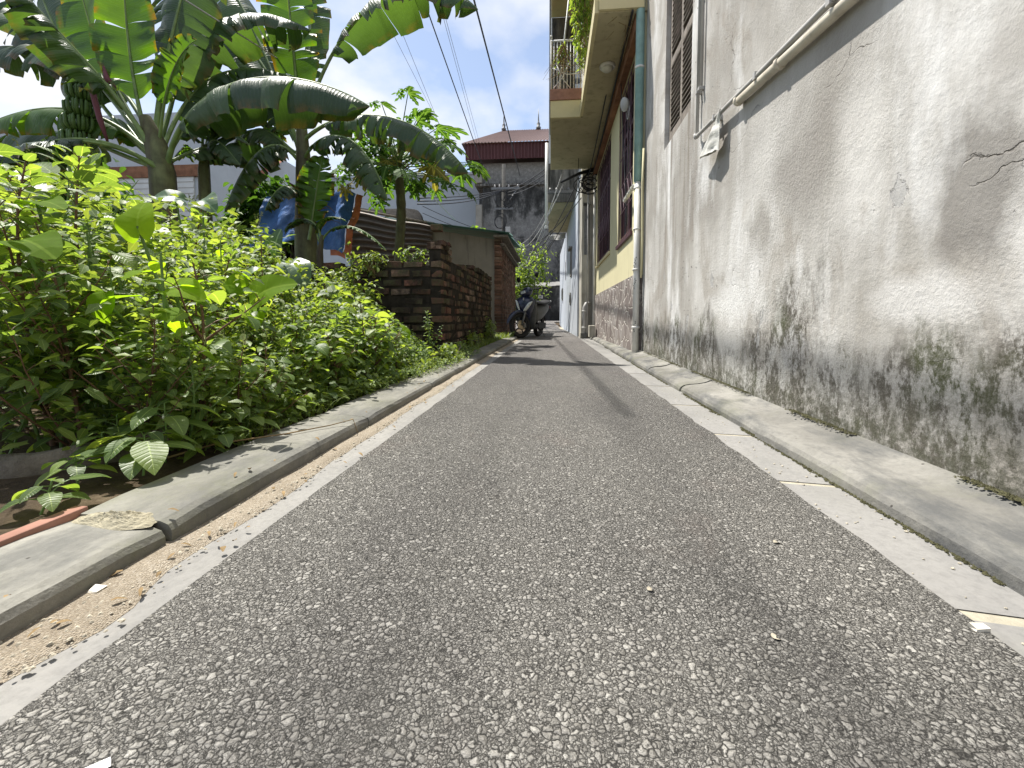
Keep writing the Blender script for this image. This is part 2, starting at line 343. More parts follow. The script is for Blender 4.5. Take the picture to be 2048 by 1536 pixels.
def m_brick(name, c1, c2, c3, moss=0.5, soot=0.5):
    k = Mat(name, 0.92, 0.12); r = k.island()
    c = k.ramp(r, [(0.0, c1), (0.45, c2), (0.8, c3), (1.0, (0.33, 0.24, 0.18))])
    c = k.mix(k.ramp(k.noise(30, 6, 0.7), [(0.4, 0.0), (0.7, 0.6)]), c, (0.10, 0.07, 0.05))
    c = k.mix(k.math('MULTIPLY', k.ramp(k.noise(2.2, 6, 0.7), [(0.42, 0.0), (0.56, 1.0)]), soot), c, (0.030, 0.026, 0.02))
    c = k.mix(k.math('MULTIPLY', k.ramp(k.noise(4.0, 6, 0.7, k.map((1, 1, 1), None, (3, 8, 2))), [(0.46, 0.0), (0.62, 1.0)]), moss), c, (0.085, 0.085, 0.045))
    k.color(c); k.bump(k.noise(38, 8, 0.75), 0.022, 1.0); return k.m

def m_corr(name, c, axis, pitch, rust=0.3, rough=0.5, metal=0.2):
    k = Mat(name, rough, 0.4); k.b.inputs['Metallic'].default_value = metal
    cc = k.mix(k.ramp(k.noise(3, 6, 0.65), [(0.5 , 0.0), (0.75, rust)]), c, (0.13, 0.07, 0.045))
    cc = k.mix(k.ramp(k.noise(1.3, 5, 0.6), [(0.4, 0.0), (0.7, 0.35)]), cc, tuple(v * 0.5 for v in c))
    k.color(cc); k.bump(k.noise(20, 3), 0.003, 0.5); return k.m

def m_darkwall():
    k = Mat('sooty_plaster', 0.92, 0.1); z = k.xyz()[2]
    st = k.noise(0.8, 9, 0.75, k.map((1.6, 1.6, 0.42))); f = k.noise(1.1, 9, 0.7, k.map((1, 1, 0.8), None, (4, 0, 1)))
    s_ = k.math('ADD', k.math('MULTIPLY', st, 0.5), k.math('MULTIPLY', f, 0.5))
    band = k.ramp(k.math('DIVIDE', z, 12.0), [(0.0, 0.36), (0.22, 0.50), (0.38, 0.53), (0.60, 0.56), (0.72, 0.44), (0.80, 0.42), (0.83, 0.46), (0.90, 0.60), (0.96, 0.82)])
    s_ = k.math('ADD', s_, k.math('SUBTRACT', band, 0.5))
    c = k.ramp(s_, [(0.38, (0.03, 0.03, 0.029)), (0.46, (0.075, 0.075, 0.072)), (0.53, (0.24, 0.235, 0.225)), (0.75, (0.38, 0.375, 0.36))])
    c = k.mix(k.ramp(k.noise(5, 8, 0.8), [(0.45, 0.4), (0.6, 0.0)]), c, (0.04, 0.04, 0.038))
    k.color(c); k.bump(k.noise(12, 5), 0.01, 0.5); return k.m

def m_stoneclad():
    k = Mat('stone_cladding', 0.85, 0.2)
    v = k.mix(0.12, k.map((1, 1, 1)), nz(k, 4), 'ADD')
    e = k.voro(5.2, v, 'DISTANCE_TO_EDGE'); r = k.xyz(k.voro(5.2, v, 'F1', 'Color'))[0]
    c = k.ramp(r, [(0.0, (0.17, 0.14, 0.13)), (0.5, (0.27, 0.235, 0.215)), (1.0, (0.36, 0.33, 0.31))])
    c = k.mix(k.ramp(k.noise(14, 5, .65), [(0.4, 0.0), (0.7, 0.4)]), c, (0.12, 0.1, 0.09))
    c = k.mix(k.ramp(e, [(0.02, 1.0), (0.05, 0.0)]), c, (0.50, 0.47, 0.42))
    k.color(c); k.bump(k.ramp(e, [(0.0, 0.0), (0.06, 1.0)]), 0.012, 1.0); return k.m

def m_tarp():
    k = Mat('blue_tarp', 0.5, 0.35)
    c = k.ramp(k.noise(2.5, 5, 0.6), [(0.3, (0.03, 0.095, 0.28)), (0.7, (0.05, 0.16, 0.42))])
    c = k.mix(k.ramp(k.noise(14, 6, 0.7), [(0.55, 0.0), (0.7, 0.5)]), c, (0.16, 0.27, 0.45)); k.color(c)
    k.bump(k.noise(7, 7, 0.7, None, 1.5), 0.03, 0.8); return k.m

M = {}
M['asphalt'] = m_asphalt(); M['wall'] = m_wall()
M['kerb_r'] = m_concrete('kerb_concrete_grey', (0.235, 0.227, 0.205), 0.6, 0.5)
M['kerb_l'] = m_concrete('kerb_concrete', (0.245, 0.238, 0.21), 0.6, 0.35)
M['slab'] = m_concrete('gutter_slab_concrete', (0.26, 0.253, 0.24), 0.15, 0.12, 0.8, 0.0015)
M['slab_l'] = m_concrete('gutter_cement', (0.275, 0.267, 0.25), 0.0, 0.14, 0.85, 0.003)
M['mortar'] = m_concrete('joint_mortar', (0.42, 0.385, 0.30), 0.35, 0.2)
M['crumb'] = m_concrete('crumbling_mortar', (0.44, 0.40, 0.29), 0.6, 0.3, 0.95, 0.012)
M['sand'] = m_sand(); M['soil'] = m_soil()
M['terracotta'] = simple('terracotta', (0.30, 0.16, 0.12), 0.85, 0.2, 0.2, 12)
M['leaf'] = m_leaf('weed_leaf', (0.085, 0.145, 0.045), (0.15, 0.24, 0.065), (0.27, 0.36, 0.095), 0.58, 0.42, tr=(1.9, 1.75, 0.6), spec=.6)
M['leafs'] = m_leaf('small_leaf', (0.075, 0.125, 0.038), (0.14, 0.21, 0.055), (0.25, 0.32, 0.09), 0.42, tr=(1.9, 1.75, 0.6))
M['leafy'] = m_leaf('yellowing_leaf', (0.16, 0.22, 0.02), (0.22, 0.30, 0.03), (0.28, 0.30, 0.04), 0.5)
M['taro'] = m_leaf('broad_leaf', (0.14, 0.24, 0.02), (0.19, 0.31, 0.022), (0.24, 0.36, 0.028), 0.62, 0.7, veins=6, spec=.08, veinc=(0.26, 0.38, 0.06))
M['taro_dull'] = m_leaf('dull_broad_leaf', (0.05, 0.10, 0.05), (0.08, 0.14, 0.075), (0.11, 0.18, 0.10), 0.3, veins=6)
M['banana'] = m_leaf('banana_leaf', (0.036, 0.066, 0.036), (0.052, 0.092, 0.046), (0.072, 0.122, 0.052), 0.36, 0.42, 70, (0.10, 0.15, 0.08), (2.0, 2.2, 0.5), spec=0.5, edge=(0.14, 0.10, 0.045))
M['banana_y'] = m_leaf('young_banana_leaf', (0.05, 0.115, 0.022), (0.065, 0.14, 0.024), (0.085, 0.165, 0.028), 0.42, 0.42, 60, (0.2, 0.28, 0.09), (2.3, 2.3, 0.45), edge=(0.22, 0.12, 0.02))
M['papaya'] = m_leaf('papaya_leaf', (0.03, 0.075, 0.018), (0.045, 0.105, 0.022), (0.07, 0.14, 0.03), 0.35, 0.65, spec=.15)
M['papaya_y'] = m_leaf('withered_papaya_leaf', (0.16, 0.14, 0.03), (0.22, 0.19, 0.045), (0.27, 0.23, 0.06), 0.4)
M['stem_red'] = simple('red_stem', (0.15, 0.085, 0.05), 0.6, 0.3, 0.35, 20)
M['stem_green'] = simple('green_stem', (0.12, 0.20, 0.05), 0.5, 0.4, 0.3, 20)
M['petiole'] = simple('banana_petiole', (0.15, 0.22, 0.065), 0.45, 0.45, 0.35, 8)
M['pseudo'] = simple('banana_trunk', (0.12, 0.13, 0.055), 0.6, 0.35, 0.45, 7, 0.004, streak=0.8, streakcol=(0.05, 0.03, 0.018))
M['fruit'] = simple('green_banana', (0.07, 0.13, 0.03), 0.45, 0.4, 0.3, 25)
M['dry'] = simple('dry_leaf', (0.23, 0.16, 0.08), 0.8, 0.2, 0.4, 14)
M['bud'] = simple('purple_bract', (0.13, 0.04, 0.05), 0.6)
M['bark'] = simple('bark', (0.17, 0.15, 0.12), 0.9, 0.1, 0.5, 18, 0.01)
M['flower'] = simple('flower_spike', (0.28, 0.30, 0.14), 0.85, 0.1, 0.3, 60)
M['brick'] = m_brick('old_brick', (0.07, 0.048, 0.038), (0.15, 0.08, 0.057), (0.27, 0.125, 0.09), 0.85, 0.9)
M['brick2'] = m_brick('shed_brick', (0.12, 0.07, 0.05), (0.22, 0.12, 0.085), (0.30, 0.16, 0.11), 0.3, 0.4)
M['brickmortar'] = simple('sooty_mortar', (0.035, 0.03, 0.024), 0.95, 0.05, 0.5, 10, 0.01)
M['mortar_dull'] = simple('old_mortar', (0.20, 0.18, 0.15), 0.95, 0.05, 0.4, 10, 0.01)
M['cream'] = simple('cream_paint', (0.62, 0.55, 0.33), 0.85, 0.15, 0.07, 2, 0.001, streak=0.10, streakcol=(0.3, 0.27, 0.17))
M['yellow'] = simple('yellow_paint', (0.66, 0.61, 0.39), 0.85, 0.15, 0.05, 2, 0.002, streak=0.15, streakcol=(0.42, 0.38, 0.24))
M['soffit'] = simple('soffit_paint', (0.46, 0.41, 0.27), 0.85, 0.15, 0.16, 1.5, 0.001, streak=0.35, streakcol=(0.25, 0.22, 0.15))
M['bluewall'] = simple('pale_blue_paint', (0.50, 0.54, 0.59), 0.85, 0.15, 0.06, 2, 0.002, streak=0.15, streakcol=(0.4, 0.42, 0.45))
M['paleblock'] = simple('pale_painted_wall', (0.40, 0.44, 0.48), 0.85, 0.1, 0.04, 1, 0)
M['plasterc'] = simple('cream_plaster', (0.55, 0.52, 0.44), 0.88, 0.15, 0.12, 3, 0.004, streak=0.55, streakcol=(0.15, 0.135, 0.11))
M['plasterg'] = simple('grey_render', (0.30, 0.285, 0.25), 0.9, 0.12, 0.15, 2.5, 0.004, streak=0.3, streakcol=(0.12, 0.11, 0.095))
M['shedplaster'] = simple('shed_render', (0.26, 0.235, 0.19), 0.92, 0.1, 0.15, 2, 0.004, streak=0.3, streakcol=(0.12, 0.10, 0.08))
M['sooty'] = m_darkwall()
M['stained'] = simple('stained_concrete', (0.27, 0.26, 0.24), 0.9, 0.1, 0.3, 4, 0.005, streak=1.0, streakcol=(0.035, 0.035, 0.033))
M['clad'] = m_stoneclad()
M['maroon'] = simple('maroon_painted_wood', (0.075, 0.03, 0.04), 0.5, 0.4, 0.3, 12)
M['grille'] = simple('grille_paint', (0.16, 0.09, 0.11), 0.5, 0.4, 0.2, 12)
M['shutter'] = simple('weathered_shutter', (0.24, 0.21, 0.18), 0.8, 0.2, 0.4, 14, 0.003)
M['darkroom'] = simple('dark_interior', (0.02, 0.018, 0.018), 0.9, 0.1)
M['glass'] = simple('dark_glass', (0.03, 0.035, 0.04), 0.08, 0.6, 0.1, 3, 0)
M['pvc'] = simple('grey_pvc', (0.42, 0.41, 0.39), 0.5, 0.4, 0.15, 9, 0.0005)
M['pvcw'] = simple('white_pvc', (0.68, 0.67, 0.63), 0.5, 0.4, 0.12, 9, 0.0005, streak=0.3, streakcol=(0.25, 0.24, 0.21))
M['pvccream'] = simple('cream_pvc', (0.60, 0.55, 0.45), 0.6, 0.3, 0.15, 9, 0.0005, streak=0.3, streakcol=(0.3, 0.26, 0.2))
M['teal'] = simple('teal_pvc', (0.27, 0.44, 0.43), 0.45, 0.4, 0.2, 7, 0.0005)
M['beam'] = simple('brown_beam', (0.24, 0.12, 0.07), 0.8, 0.2, 0.35, 6, 0.003)
M['tile'] = m_corr('red_sheet', (0.11, 0.042, 0.042), 0, 0.2, 0.2)
M['roofb'] = m_corr('brown_sheet', (0.20, 0.125, 0.105), 0, 0.2, 0.4)
M['greensheet'] = m_corr('green_sheet', (0.10, 0.22, 0.19), 0, 0.2, 0.3)
M['rustsheet'] = m_corr('rusty_sheet', (0.17, 0.145, 0.12), 0, 0.2, 0.9, 0.6, 0.3)
M['whitesheet'] = m_corr('white_sheet', (0.62, 0.63, 0.62), 0, 0.2, 0.1)
M['orangetile'] = simple('orange_tile', (0.35, 0.15, 0.10), 0.8, 0.2, 0.3, 20)
M['thatch'] = simple('black_roof_felt', (0.022, 0.02, 0.018), 0.95, 0.1, 0.4, 9, 0.02)
M['tarp'] = m_tarp(); M['tarpo'] = simple('orange_tarp', (0.42, 0.12, 0.04), 0.5, 0.4, 0.3, 6, 0.01)
M['cable'] = simple('black_cable', (0.018, 0.018, 0.02), 0.5, 0.4, 0.2, 20, 0)
M['cablew'] = simple('white_cable', (0.50, 0.50, 0.50), 0.5, 0.4, 0.2, 20, 0)
M['steel'] = simple('grey_steel', (0.17, 0.17, 0.17), 0.5, 0.5, 0.3, 20, 0, 0.5)
M['pole'] = simple('pole_concrete', (0.08, 0.078, 0.073), 0.9, 0.1, 0.3, 8)
M['porcelain'] = simple('porcelain', (0.45, 0.42, 0.40), 0.3, 0.6, 0.1, 5, 0)
M['net'] = simple('white_iron', (0.62, 0.62, 0.60), 0.6, 0.4, 0.2, 20, 0)
M['bag'] = simple('plastic_film', (0.62, 0.61, 0.56), 0.4, 0.5, 0.2, 12, 0.006)
M['plastic'] = simple('black_plastic', (0.025, 0.026, 0.028), 0.7, 0.25, 0.2, 30, 0)
M['navy'] = simple('navy_paint', (0.020, 0.026, 0.055), 0.28, 0.6, 0.15, 30, 0)
M['greycover'] = simple('dusty_grey_plastic', (0.075, 0.078, 0.075), 0.55, 0.35, 0.2, 12, 0.001)
M['rubber'] = simple('rubber', (0.035, 0.034, 0.033), 0.85, 0.2, 0.2, 30, 0.001)
M['chrome'] = simple('bare_metal', (0.5, 0.5, 0.48), 0.35, 0.5, 0.1, 30, 0, 0.8)
M['gold'] = simple('brake_disc_metal', (0.50, 0.42, 0.28), 0.4, 0.5, 0.1, 30, 0, 0.7)
M['lens'] = simple('headlight_lens', (0.55, 0.58, 0.55), 0.12, 0.6, 0.4, 60, 0)
M['white'] = simple('white_sticker', (0.75, 0.75, 0.75), 0.5, 0.3, 0.05, 30, 0)
M['stone'] = simple('pebble', (0.42, 0.38, 0.30), 0.85, 0.2, 0.4, 60, 0.002)
M['shell'] = simple('snail_shell', (0.62, 0.58, 0.50), 0.5, 0.4, 0.15, 60, 0)
M['lampglass'] = simple('opal_lamp_glass', (0.62, 0.61, 0.52), 0.3, 0.5, 0.1, 9, 0)
M['moss'] = simple('moss', (0.085, 0.082, 0.045), 0.95, 0.05, 0.5, 40, 0.01)

# ================================================================== SETTING
random.seed(3)
def sheet(name, xs, ys, zf, mat):      # xs(y) -> (x0, x1)
    m = MB(); n = 8
    vs = []
    for y in ys:
        a, b = xs(y)
        for i in range(n + 1): vs.append((a + (b - a) * i / n, y, zf(a + (b - a) * i / n, y)))
    m.add(vs, [(r * (n + 1) + i, r * (n + 1) + i + 1, (r + 1) * (n + 1) + i + 1, (r + 1) * (n + 1) + i) for r in range(len(ys) - 1) for i in range(n)], smooth=True)
    return struct(m.build(name, mat))
def rise(y): return 0 if y < 19 else min(0.34, (y - 19) * 0.048)
YS = [-8, -3, -1, 0, .5, 1, 1.5, 2, 3, 4, 5, 6, 7, 8, 10, 12, 14, 16, 18, 20, 22, 24, 26]
def bend(y): return 0 if y < 9 else -0.0022 * (y - 9) ** 2
# big ground
m = MB(); m.add([(-400, -400, -.03), (400, -400, -.03), (400, 19, -.03), (-400, 19, -.03), (400, 26.1, .30), (-400, 26.1, .30), (400, 600, .30), (-400, 600, .30)],
      [(0, 1, 2, 3), (3, 2, 4, 5), (5, 4, 6, 7)]); struct(m.build('ground', M['soil']))
YE = [-3 + i * 0.06 for i in range(int(16 / 0.06))] + [13, 14, 15, 16, 17, 18, 19, 20, 21, 22, 23, 24, 25.9]
def jagL(y): return -0.602 + 0.010 * mnoise.noise(Vector((y * 7, 1, 0))) + 0.006 * mnoise.noise(Vector((y * 31, 5, 0))) + bend(y) * .7
def jagR(y): return 0.624 + 0.009 * mnoise.noise(Vector((y * 6, 9, 0))) + 0.006 * mnoise.noise(Vector((y * 29, 3, 0))) + bend(y)
sheet('road', lambda y: (jagL(y) if y < 19.5 else -9, jagR(y) if y < 25 else 3), YE, lambda x, y: 0.004 + rise(y) - 0.0, M['asphalt'])
sheet('gutter_left', lambda y: (-0.80, -0.55), YS[:-4], lambda x, y: -0.002 + rise(y), M['slab_l'])
# sand drifted along the left gutter with an uneven edge
YW = [-1 + i * 0.05 for i in range(260)]
def sandx(y):
    a = -0.765; b = -0.690 + 0.022 * mnoise.noise(Vector((y * 2.1, 0, 3))) + 0.010 * mnoise.noise(Vector((y * 9, 0, 3)))
    b += 0.045 * math.exp(-((y - .56) / .10) ** 2) + 0.02 * math.exp(-((y - 1.0) / .25) ** 2)
    return a, b
sheet('sand', sandx, YW, lambda x, y: -0.0015 + 0.006 * min(1, max(0, (sandx(y)[1] - x) / .02)) + 0.008 * max(0, mnoise.noise(Vector((x * 9, y * 5, 0)))) * max(0, min(1, (sandx(y)[1] - x) / .03)), M['sand'])
sheet('gutter_right', lambda y: (0.58 + bend(y), 0.98 + bend(y) * .9), YS[:-3], lambda x, y: -0.003 + rise(y), M['mortar'])
# concrete slabs of the right gutter
def kr_in(y): return 0.768 + (0.012 * (y - 1.2) if y > 1.2 else 0) if y < 4 else min(0.80 + .03 * (y - 4), .93)
def kr(y): return 0.770 + max(0, (y - 1.2)) * 0.030 if y < 6 else 0.914
ye = -1.2; i = 0; m = MB(); joints = [-1.2, -.2, 0.42, 0.68, 1.22, 1.72, 2.3, 2.95, 3.6, 4.3, 5.0, 5.8, 6.7, 7.6, 8.6, 9.6, 10.7, 12, 13.5, 15, 16.5, 18]
for a, b in zip(joints, joints[1:]):
    g = 0.010 if a > .6 else 0.016
    n = 6; top = []
    for j in range(n + 1):
        y = a + g + (b - a - 2 * g) * j / n
        sk = -0.10 * (0) ; top.append((0.585 + bend(y), y + .03, kr(y) + 0.004 + bend(y) * .8, y - .0))
    for (x0, ya, x1, yb), (x2, yc, x3, yd) in zip(top, top[1:]):
        m.add([(x0, ya, -.001), (x1, yb, -.001), (x3, yd, -.001), (x2, yc, -.001)], [(0, 1, 2, 3)])
struct(m.build('gutter_slabs', M['slab']))
# kerbs: profile swept in blocks
def kerb(name, prof, blocks, xf, mat, wob=0.003, gapf=0.006):
    m = MB()
    for bi, (a, b) in enumerate(zip(blocks, blocks[1:])):
        n = max(2, int((b - a) / 0.08)); k = len(prof); vs = []
        dz = rnd(-.004, .004); dxx = rnd(-.005, .005)
        for i in range(n + 1):
            y = a + gapf + (b - a - 2 * gapf) * i / n; e = 0.006 if i in (0, n) else 0
            for j, (px_, pz) in enumerate(prof):
                nn = mnoise.noise(Vector((y * 4, px_ * 20, bi))) * wob + mnoise.noise(Vector((y * 17, px_ * 50, bi))) * wob
                vs.append((xf(y) + px_ + dxx + nn * .8, y, (pz - e if pz > .02 else pz) + dz + nn * .6 + rise(y)))
        fs = [(i * k + j, i * k + j + 1, (i + 1) * k + j + 1, (i + 1) * k + j) for i in range(n) for j in range(k - 1)]
        fs += [tuple(range(k)), tuple(range(n * k, n * k + k))[::-1]]
        m.add(vs, fs, smooth=False)
    # recalculated outward by bevelled look: smooth shading left off
    return struct(m.build(name, mat))
# right kerb: rounded nose, dished top rising to the wall
pr = [(0, -.02), (0.002, 0.022), (0.010, 0.036), (0.028, 0.047), (0.06, 0.054), (0.11, 0.058), (0.15, 0.066), (0.195, 0.082), (0.24, 0.086), (0.30, 0.086)]
kerb('kerb_right', pr[:], [-1.4, -.35, 0.62, 1.72, 2.75, 3.7, 4.6, 5.5, 6.4, 7.4, 8.4, 9.4, 10.4, 11.5, 13, 14.5, 16, 18, 20], lambda y: (0.770 + .012 * max(0, min(y, 9) - 1) + bend(y) * .8), M['kerb_r'])
# left kerb: flat top, shallow
pl = [(0.20, -.03), (0.20, 0.030), (0.193, 0.042), (0.175, 0.048), (0.10, 0.053), (0.0, 0.055), (-.005, .0)]
kerb('kerb_left', [(x - .20, z) for x, z in pl][::-1], [-1.3, -.2, 0.775, 1.72, 2.7, 3.65, 4.6, 5.55, 6.5, 7.45, 8.4, 9.35, 10.3], lambda y: -0.755 + .004 * math.sin(y), M['kerb_l'])
random.seed(44)
def dirtline(name, xf, zf, w_, n, mat, label, y0=.3, y1=7):
    m = MB()
    for q in range(n):
        y = y0 + (y1 - y0) * random.random() ** 1.7
        if mnoise.noise(Vector((y * 2.3, xf(y) * 9, 1))) < -.25: continue
        x = xf(y) + random.gauss(0, w_); s_ = rnd(.0012, .0045); c = Vector((x, y, zf(x, y) + s_ * .2)); a = rnd(0, 3)
        vs = [c + Vector((math.cos(a + i * 1.257) * s_ * rnd(.6, 1.5), math.sin(a + i * 1.257) * s_ * rnd(.6, 1.8), -s_ * .6)) for i in range(5)] + [c + Vector((0, 0, s_ * rnd(.2, .7)))]
        m.add(vs, [(i, (i + 1) % 5, 5) for i in range(5)])
    o = m.build(name, mat); o['kind'] = 'stuff'; tag(o, label, name)
dirtline('moss', lambda y: .769 + .012 * max(0, y - 1), lambda x, y: .002, .006, 6000, M['moss'], 'moss and dirt gathered along the foot of the right kerb')
dirtline('dirt', lambda y: .945 + .0165 * y - .012, lambda x, y: .085, .010, 5000, M['moss'], 'dirt and moss along the top of the right kerb where it meets the grey wall', .8)
# planting soil behind the left kerb
m = MB()
def soilz(x, y):
    d = -0.95 - x
    return 0.035 + 0.05 * min(1, max(0, d) / .8) + 0.02 * mnoise.noise(Vector((x * 3, y * 3, 0))) + 0.008 * mnoise.noise(Vector((x * 13, y * 13, 2)))
m.grid(lambda u, v: (lambda x, y: (x, y, soilz(x, y)))(-9 + 8.06 * u, -2 + 12 * v), 90, 110)
struct(m.build('planting_soil', M['soil']))
m = MB()
for a, b in ((-.3, .36), (.37, .80)): m.box((-.985, a, .02), (-.955, b, .062))
struct(m.build('brick_edging', M['terracotta'], bevel=.003))
# broken mortar where two kerb blocks meet
for (cx, cy, rx, ry, z0, lb) in ((-.860, .775, .095, .035, .050, 'crumbled pale mortar at the joint of the left kerb'), (.815, .635, .06, .035, .040, 'crumbled mossy mortar at the near joint of the right kerb')):
    m = MB()
    def mf(u, v):
        a = 2 * math.pi * v; e_ = 1 + .35 * mnoise.noise(Vector((math.cos(a) * 1.5, math.sin(a) * 1.5, cx)))
        x, y = cx + rx * u * e_ * math.cos(a), cy + ry * u * e_ * math.sin(a)
        return Vector((x, y, z0 + .012 * (1 - u ** 2) + .006 * (mnoise.noise(Vector((x * 90, y * 90, 0))) + mnoise.noise(Vector((x * 220, y * 220, 5)))) * (1.1 - u) - .006 * u))
    m.grid(mf, 22, 60, False); tag(m.build('mortar_patch', M['crumb']), lb, 'mortar')

# ================================================================== RIGHT GREY HOUSE
def WX(y): return 0.940 + 0.0165 * y
def wq(m, y0, y1, z0, z1, d=0):
    ny = max(1, int((y1 - y0) / .25)); nz_ = max(1, int((z1 - z0) / .25))
    m.grid(lambda u, v: (WX(y0 + (y1 - y0) * u) + d, y0 + (y1 - y0) * u, z0 + (z1 - z0) * v), ny, nz_, smooth=False)
hs = empty('house', 'grey weathered plaster house wall with black mould along its foot, filling the right side', 'house', (1.0, 2, 0))
WY0, WY1, WZ0, WZ1 = 3.34, 4.14, 1.97, 3.55
m = MB(); wq(m, -3, WY0, 0, 6); wq(m, WY1, 5.06, 0, 6); wq(m, WY0, WY1, 0, WZ0); wq(m, WY0, WY1, WZ1, 6)
# reveals
for (ya, za, yb, zb) in ((WY0, WZ0, WY1, WZ0), (WY1, WZ0, WY1, WZ1), (WY1, WZ1, WY0, WZ1), (WY0, WZ1, WY0, WZ0)):
    m.quad((WX(ya), ya, za), (WX(yb), yb, zb), (WX(yb) + .14, yb, zb), (WX(ya) + .14, ya, za))
m.quad((WX(5.06), 5.06, 0), (WX(5.06) + 5, 5.06, 0), (WX(5.06) + 5, 5.06, 6), (WX(5.06), 5.06, 6))
m.quad((WX(-3), -3, 0), (WX(-3) + 5, -3, 0), (WX(-3) + 5, -3, 6), (WX(-3), -3, 6))
m.quad((WX(-3), -3, 6), (WX(-3) + 5, -3, 6), (WX(5.06) + 5, 5.06, 6), (WX(5.06), 5.06, 6))
m.quad((WX(-3) + 5, -3, 0), (WX(5.06) + 5, 5.06, 0), (WX(5.06) + 5, 5.06, 6), (WX(-3) + 5, -3, 6))
m.build('wall', M['wall'], hs)
fr = MB(); fx = lambda y: WX(y) + .03
for (a, b, c, d) in ((WY0, WY0 + .05, WZ0, WZ1), (WY1 - .05, WY1, WZ0, WZ1), (WY0 + .05, WY1 - .05, WZ0, WZ0 + .05), (WY0 + .05, WY1 - .05, WZ1 - .05, WZ1)):
    fr.box((WX(a) + .04, a, c), (WX(a) + .10, b, d))
wf = fr.build('window', M['shutter'], hs)
m = MB(); m.box((WX(3.7) + .125, WY0 - .02, WZ0 - .02), (WX(3.7) + .20, WY1 + .02, WZ1 + .02)); m.build('dark_opening', M['darkroom'], wf)
for a, b in ((WY0 + .052, (WY0 + WY1) / 2 - .003), ((WY0 + WY1) / 2 + .003, WY1 - .052)):
    s = MB(); x = WX((a + b) / 2) + .035
    for (p, q, r_, t) in ((a, a + .035, WZ0 + .052, WZ1 - .052), (b - .035, b, WZ0 + .052, WZ1 - .052), (a + .035, b - .035, WZ0 + .052, WZ0 + .12), (a + .035, b - .035, WZ1 - .12, WZ1 - .052), (a + .035, b - .035, 2.66, 2.72)):
        s.box((x, p, r_), (x + .03, q, t))
    z = WZ0 + .135
    while z < WZ1 - .13:
        if not 2.635 < z < 2.725:
            y0_, y1_ = a + .033, b - .033; t = rnd(-.002, .002)
            s.add([(x - .006, y0_, z), (x - .006, y1_, z + t), (x + .030, y1_, z + .030), (x + .030, y0_, z + .030), (x - .006, y0_, z + .006), (x - .006, y1_, z + .006 + t), (x + .030, y1_, z + .036), (x + .030, y0_, z + .036)],
                  [(0, 3, 2, 1), (4, 5, 6, 7), (0, 1, 5, 4), (1, 2, 6, 5), (2, 3, 7, 6), (3, 0, 4, 7)])
        z += .044
    s.build('shutter', M['shutter'], wf)
rel(hs)
# pipes on the wall
def clampring(m, p, r, ax): m.lathe(Vector(p) - Vector(ax) * .012, ax, [(r * 1.02, 0), (r * 1.28, 0.001), (r * 1.28, .023), (r * 1.02, .024)], 10)
pA0 = Vector((WX(3.08) - .035, 3.08, 1.66)); pA1 = atX(1665, 0, WX(1.6) - .04); dA = (pA1 - pA0)
e = empty('conduit', 'thin grey conduit sloping up the grey wall from the elbow below the louvred window', 'pipe', pA0)
m = MB(); m.tube([pA0, pA1, pA0 + dA * 2.1], .0125, 10); m.build('pipe', M['pvc'], e)
m = MB(); m.tube([pA0 + Vector((0, 0, .02)), pA0, pA0 + dA.normalized() * .03], .016, 10)
m.build('elbow', M['pvc'], e)
for t in (.25, .62, 1.0): m = MB(); m.box(tuple(pA0 + dA * t + Vector((-.016, -.01, -.016))), tuple(pA0 + dA * t + Vector((.045, .012, .016)))); m.build('bracket', M['pvc'], e)
rel(e)
b0 = atX(1475, 203, WX(2.3) - .024); b1 = atX(1700, 0, WX(1.5) - .024); dB = b1 - b0
e = empty('drain_pipe', 'thick cream pipe just under the thin sloping conduit on the grey wall', 'pipe', b0)
m = MB(); m.tube([b0, b1, b0 + dB * 2.3], .021, 14); m.build('pipe', M['pvccream'], e)
for t in (.02, .5): m = MB(); clampring(m, b0 + dB * t, .021, dB.normalized()); m.build('collar', M['pvccream'], e)
rel(e)
for i, (yy, lab) in enumerate(((3.10, 'vertical grey conduit beside the louvred window, the farther of two'), (3.05, 'vertical grey conduit beside the louvred window, the nearer of two'))):
    x = WX(yy) - .022
    e = empty('conduit', lab, 'pipe', (x, yy, 1.7), 'vertical conduits on the grey wall')
    m = MB(); m.tube([(x, yy, 1.69 + i * .24), (x, yy, 5)], .011, 8); m.build('pipe', M['pvc'], e)
    for z in (1.95, 2.6, 3.3): m = MB(); m.box((x - .014, yy - .014, z), (x + .022, yy + .014, z + .02)); m.build('bracket', M['pvc'], e)
    rel(e)
# plastic bag hanging from the conduit
top = atX(1441, 218, WX(2.75) - .05); bl = atX(1397, 318, WX(2.9) - .05); br = atX(1437, 300, WX(2.75) - .05)
def bagf(u, v):
    l = top.lerp(bl, v) ; r_ = top.lerp(br, v); p = l.lerp(r_, u)
    f = mnoise.noise(Vector((u * 4, v * 5, 1))); return p + Vector((-.018 * math.sin(u * 3.14) * (v + .15) + .012 * f, .015 * f, .012 * mnoise.noise(Vector((u * 6, v * 2, 7))) * v))
m = MB(); m.grid(bagf, 10, 14); m.grid(lambda u, v: bagf(u, v) + Vector((.026 * math.sin(u * 3.14) * (v + .15) + .002, 0, 0)), 10, 14)
tag(m.build('plastic_bag', M['bag']), 'crumpled white plastic bag hanging from the sloping conduit on the grey wall', 'bag')

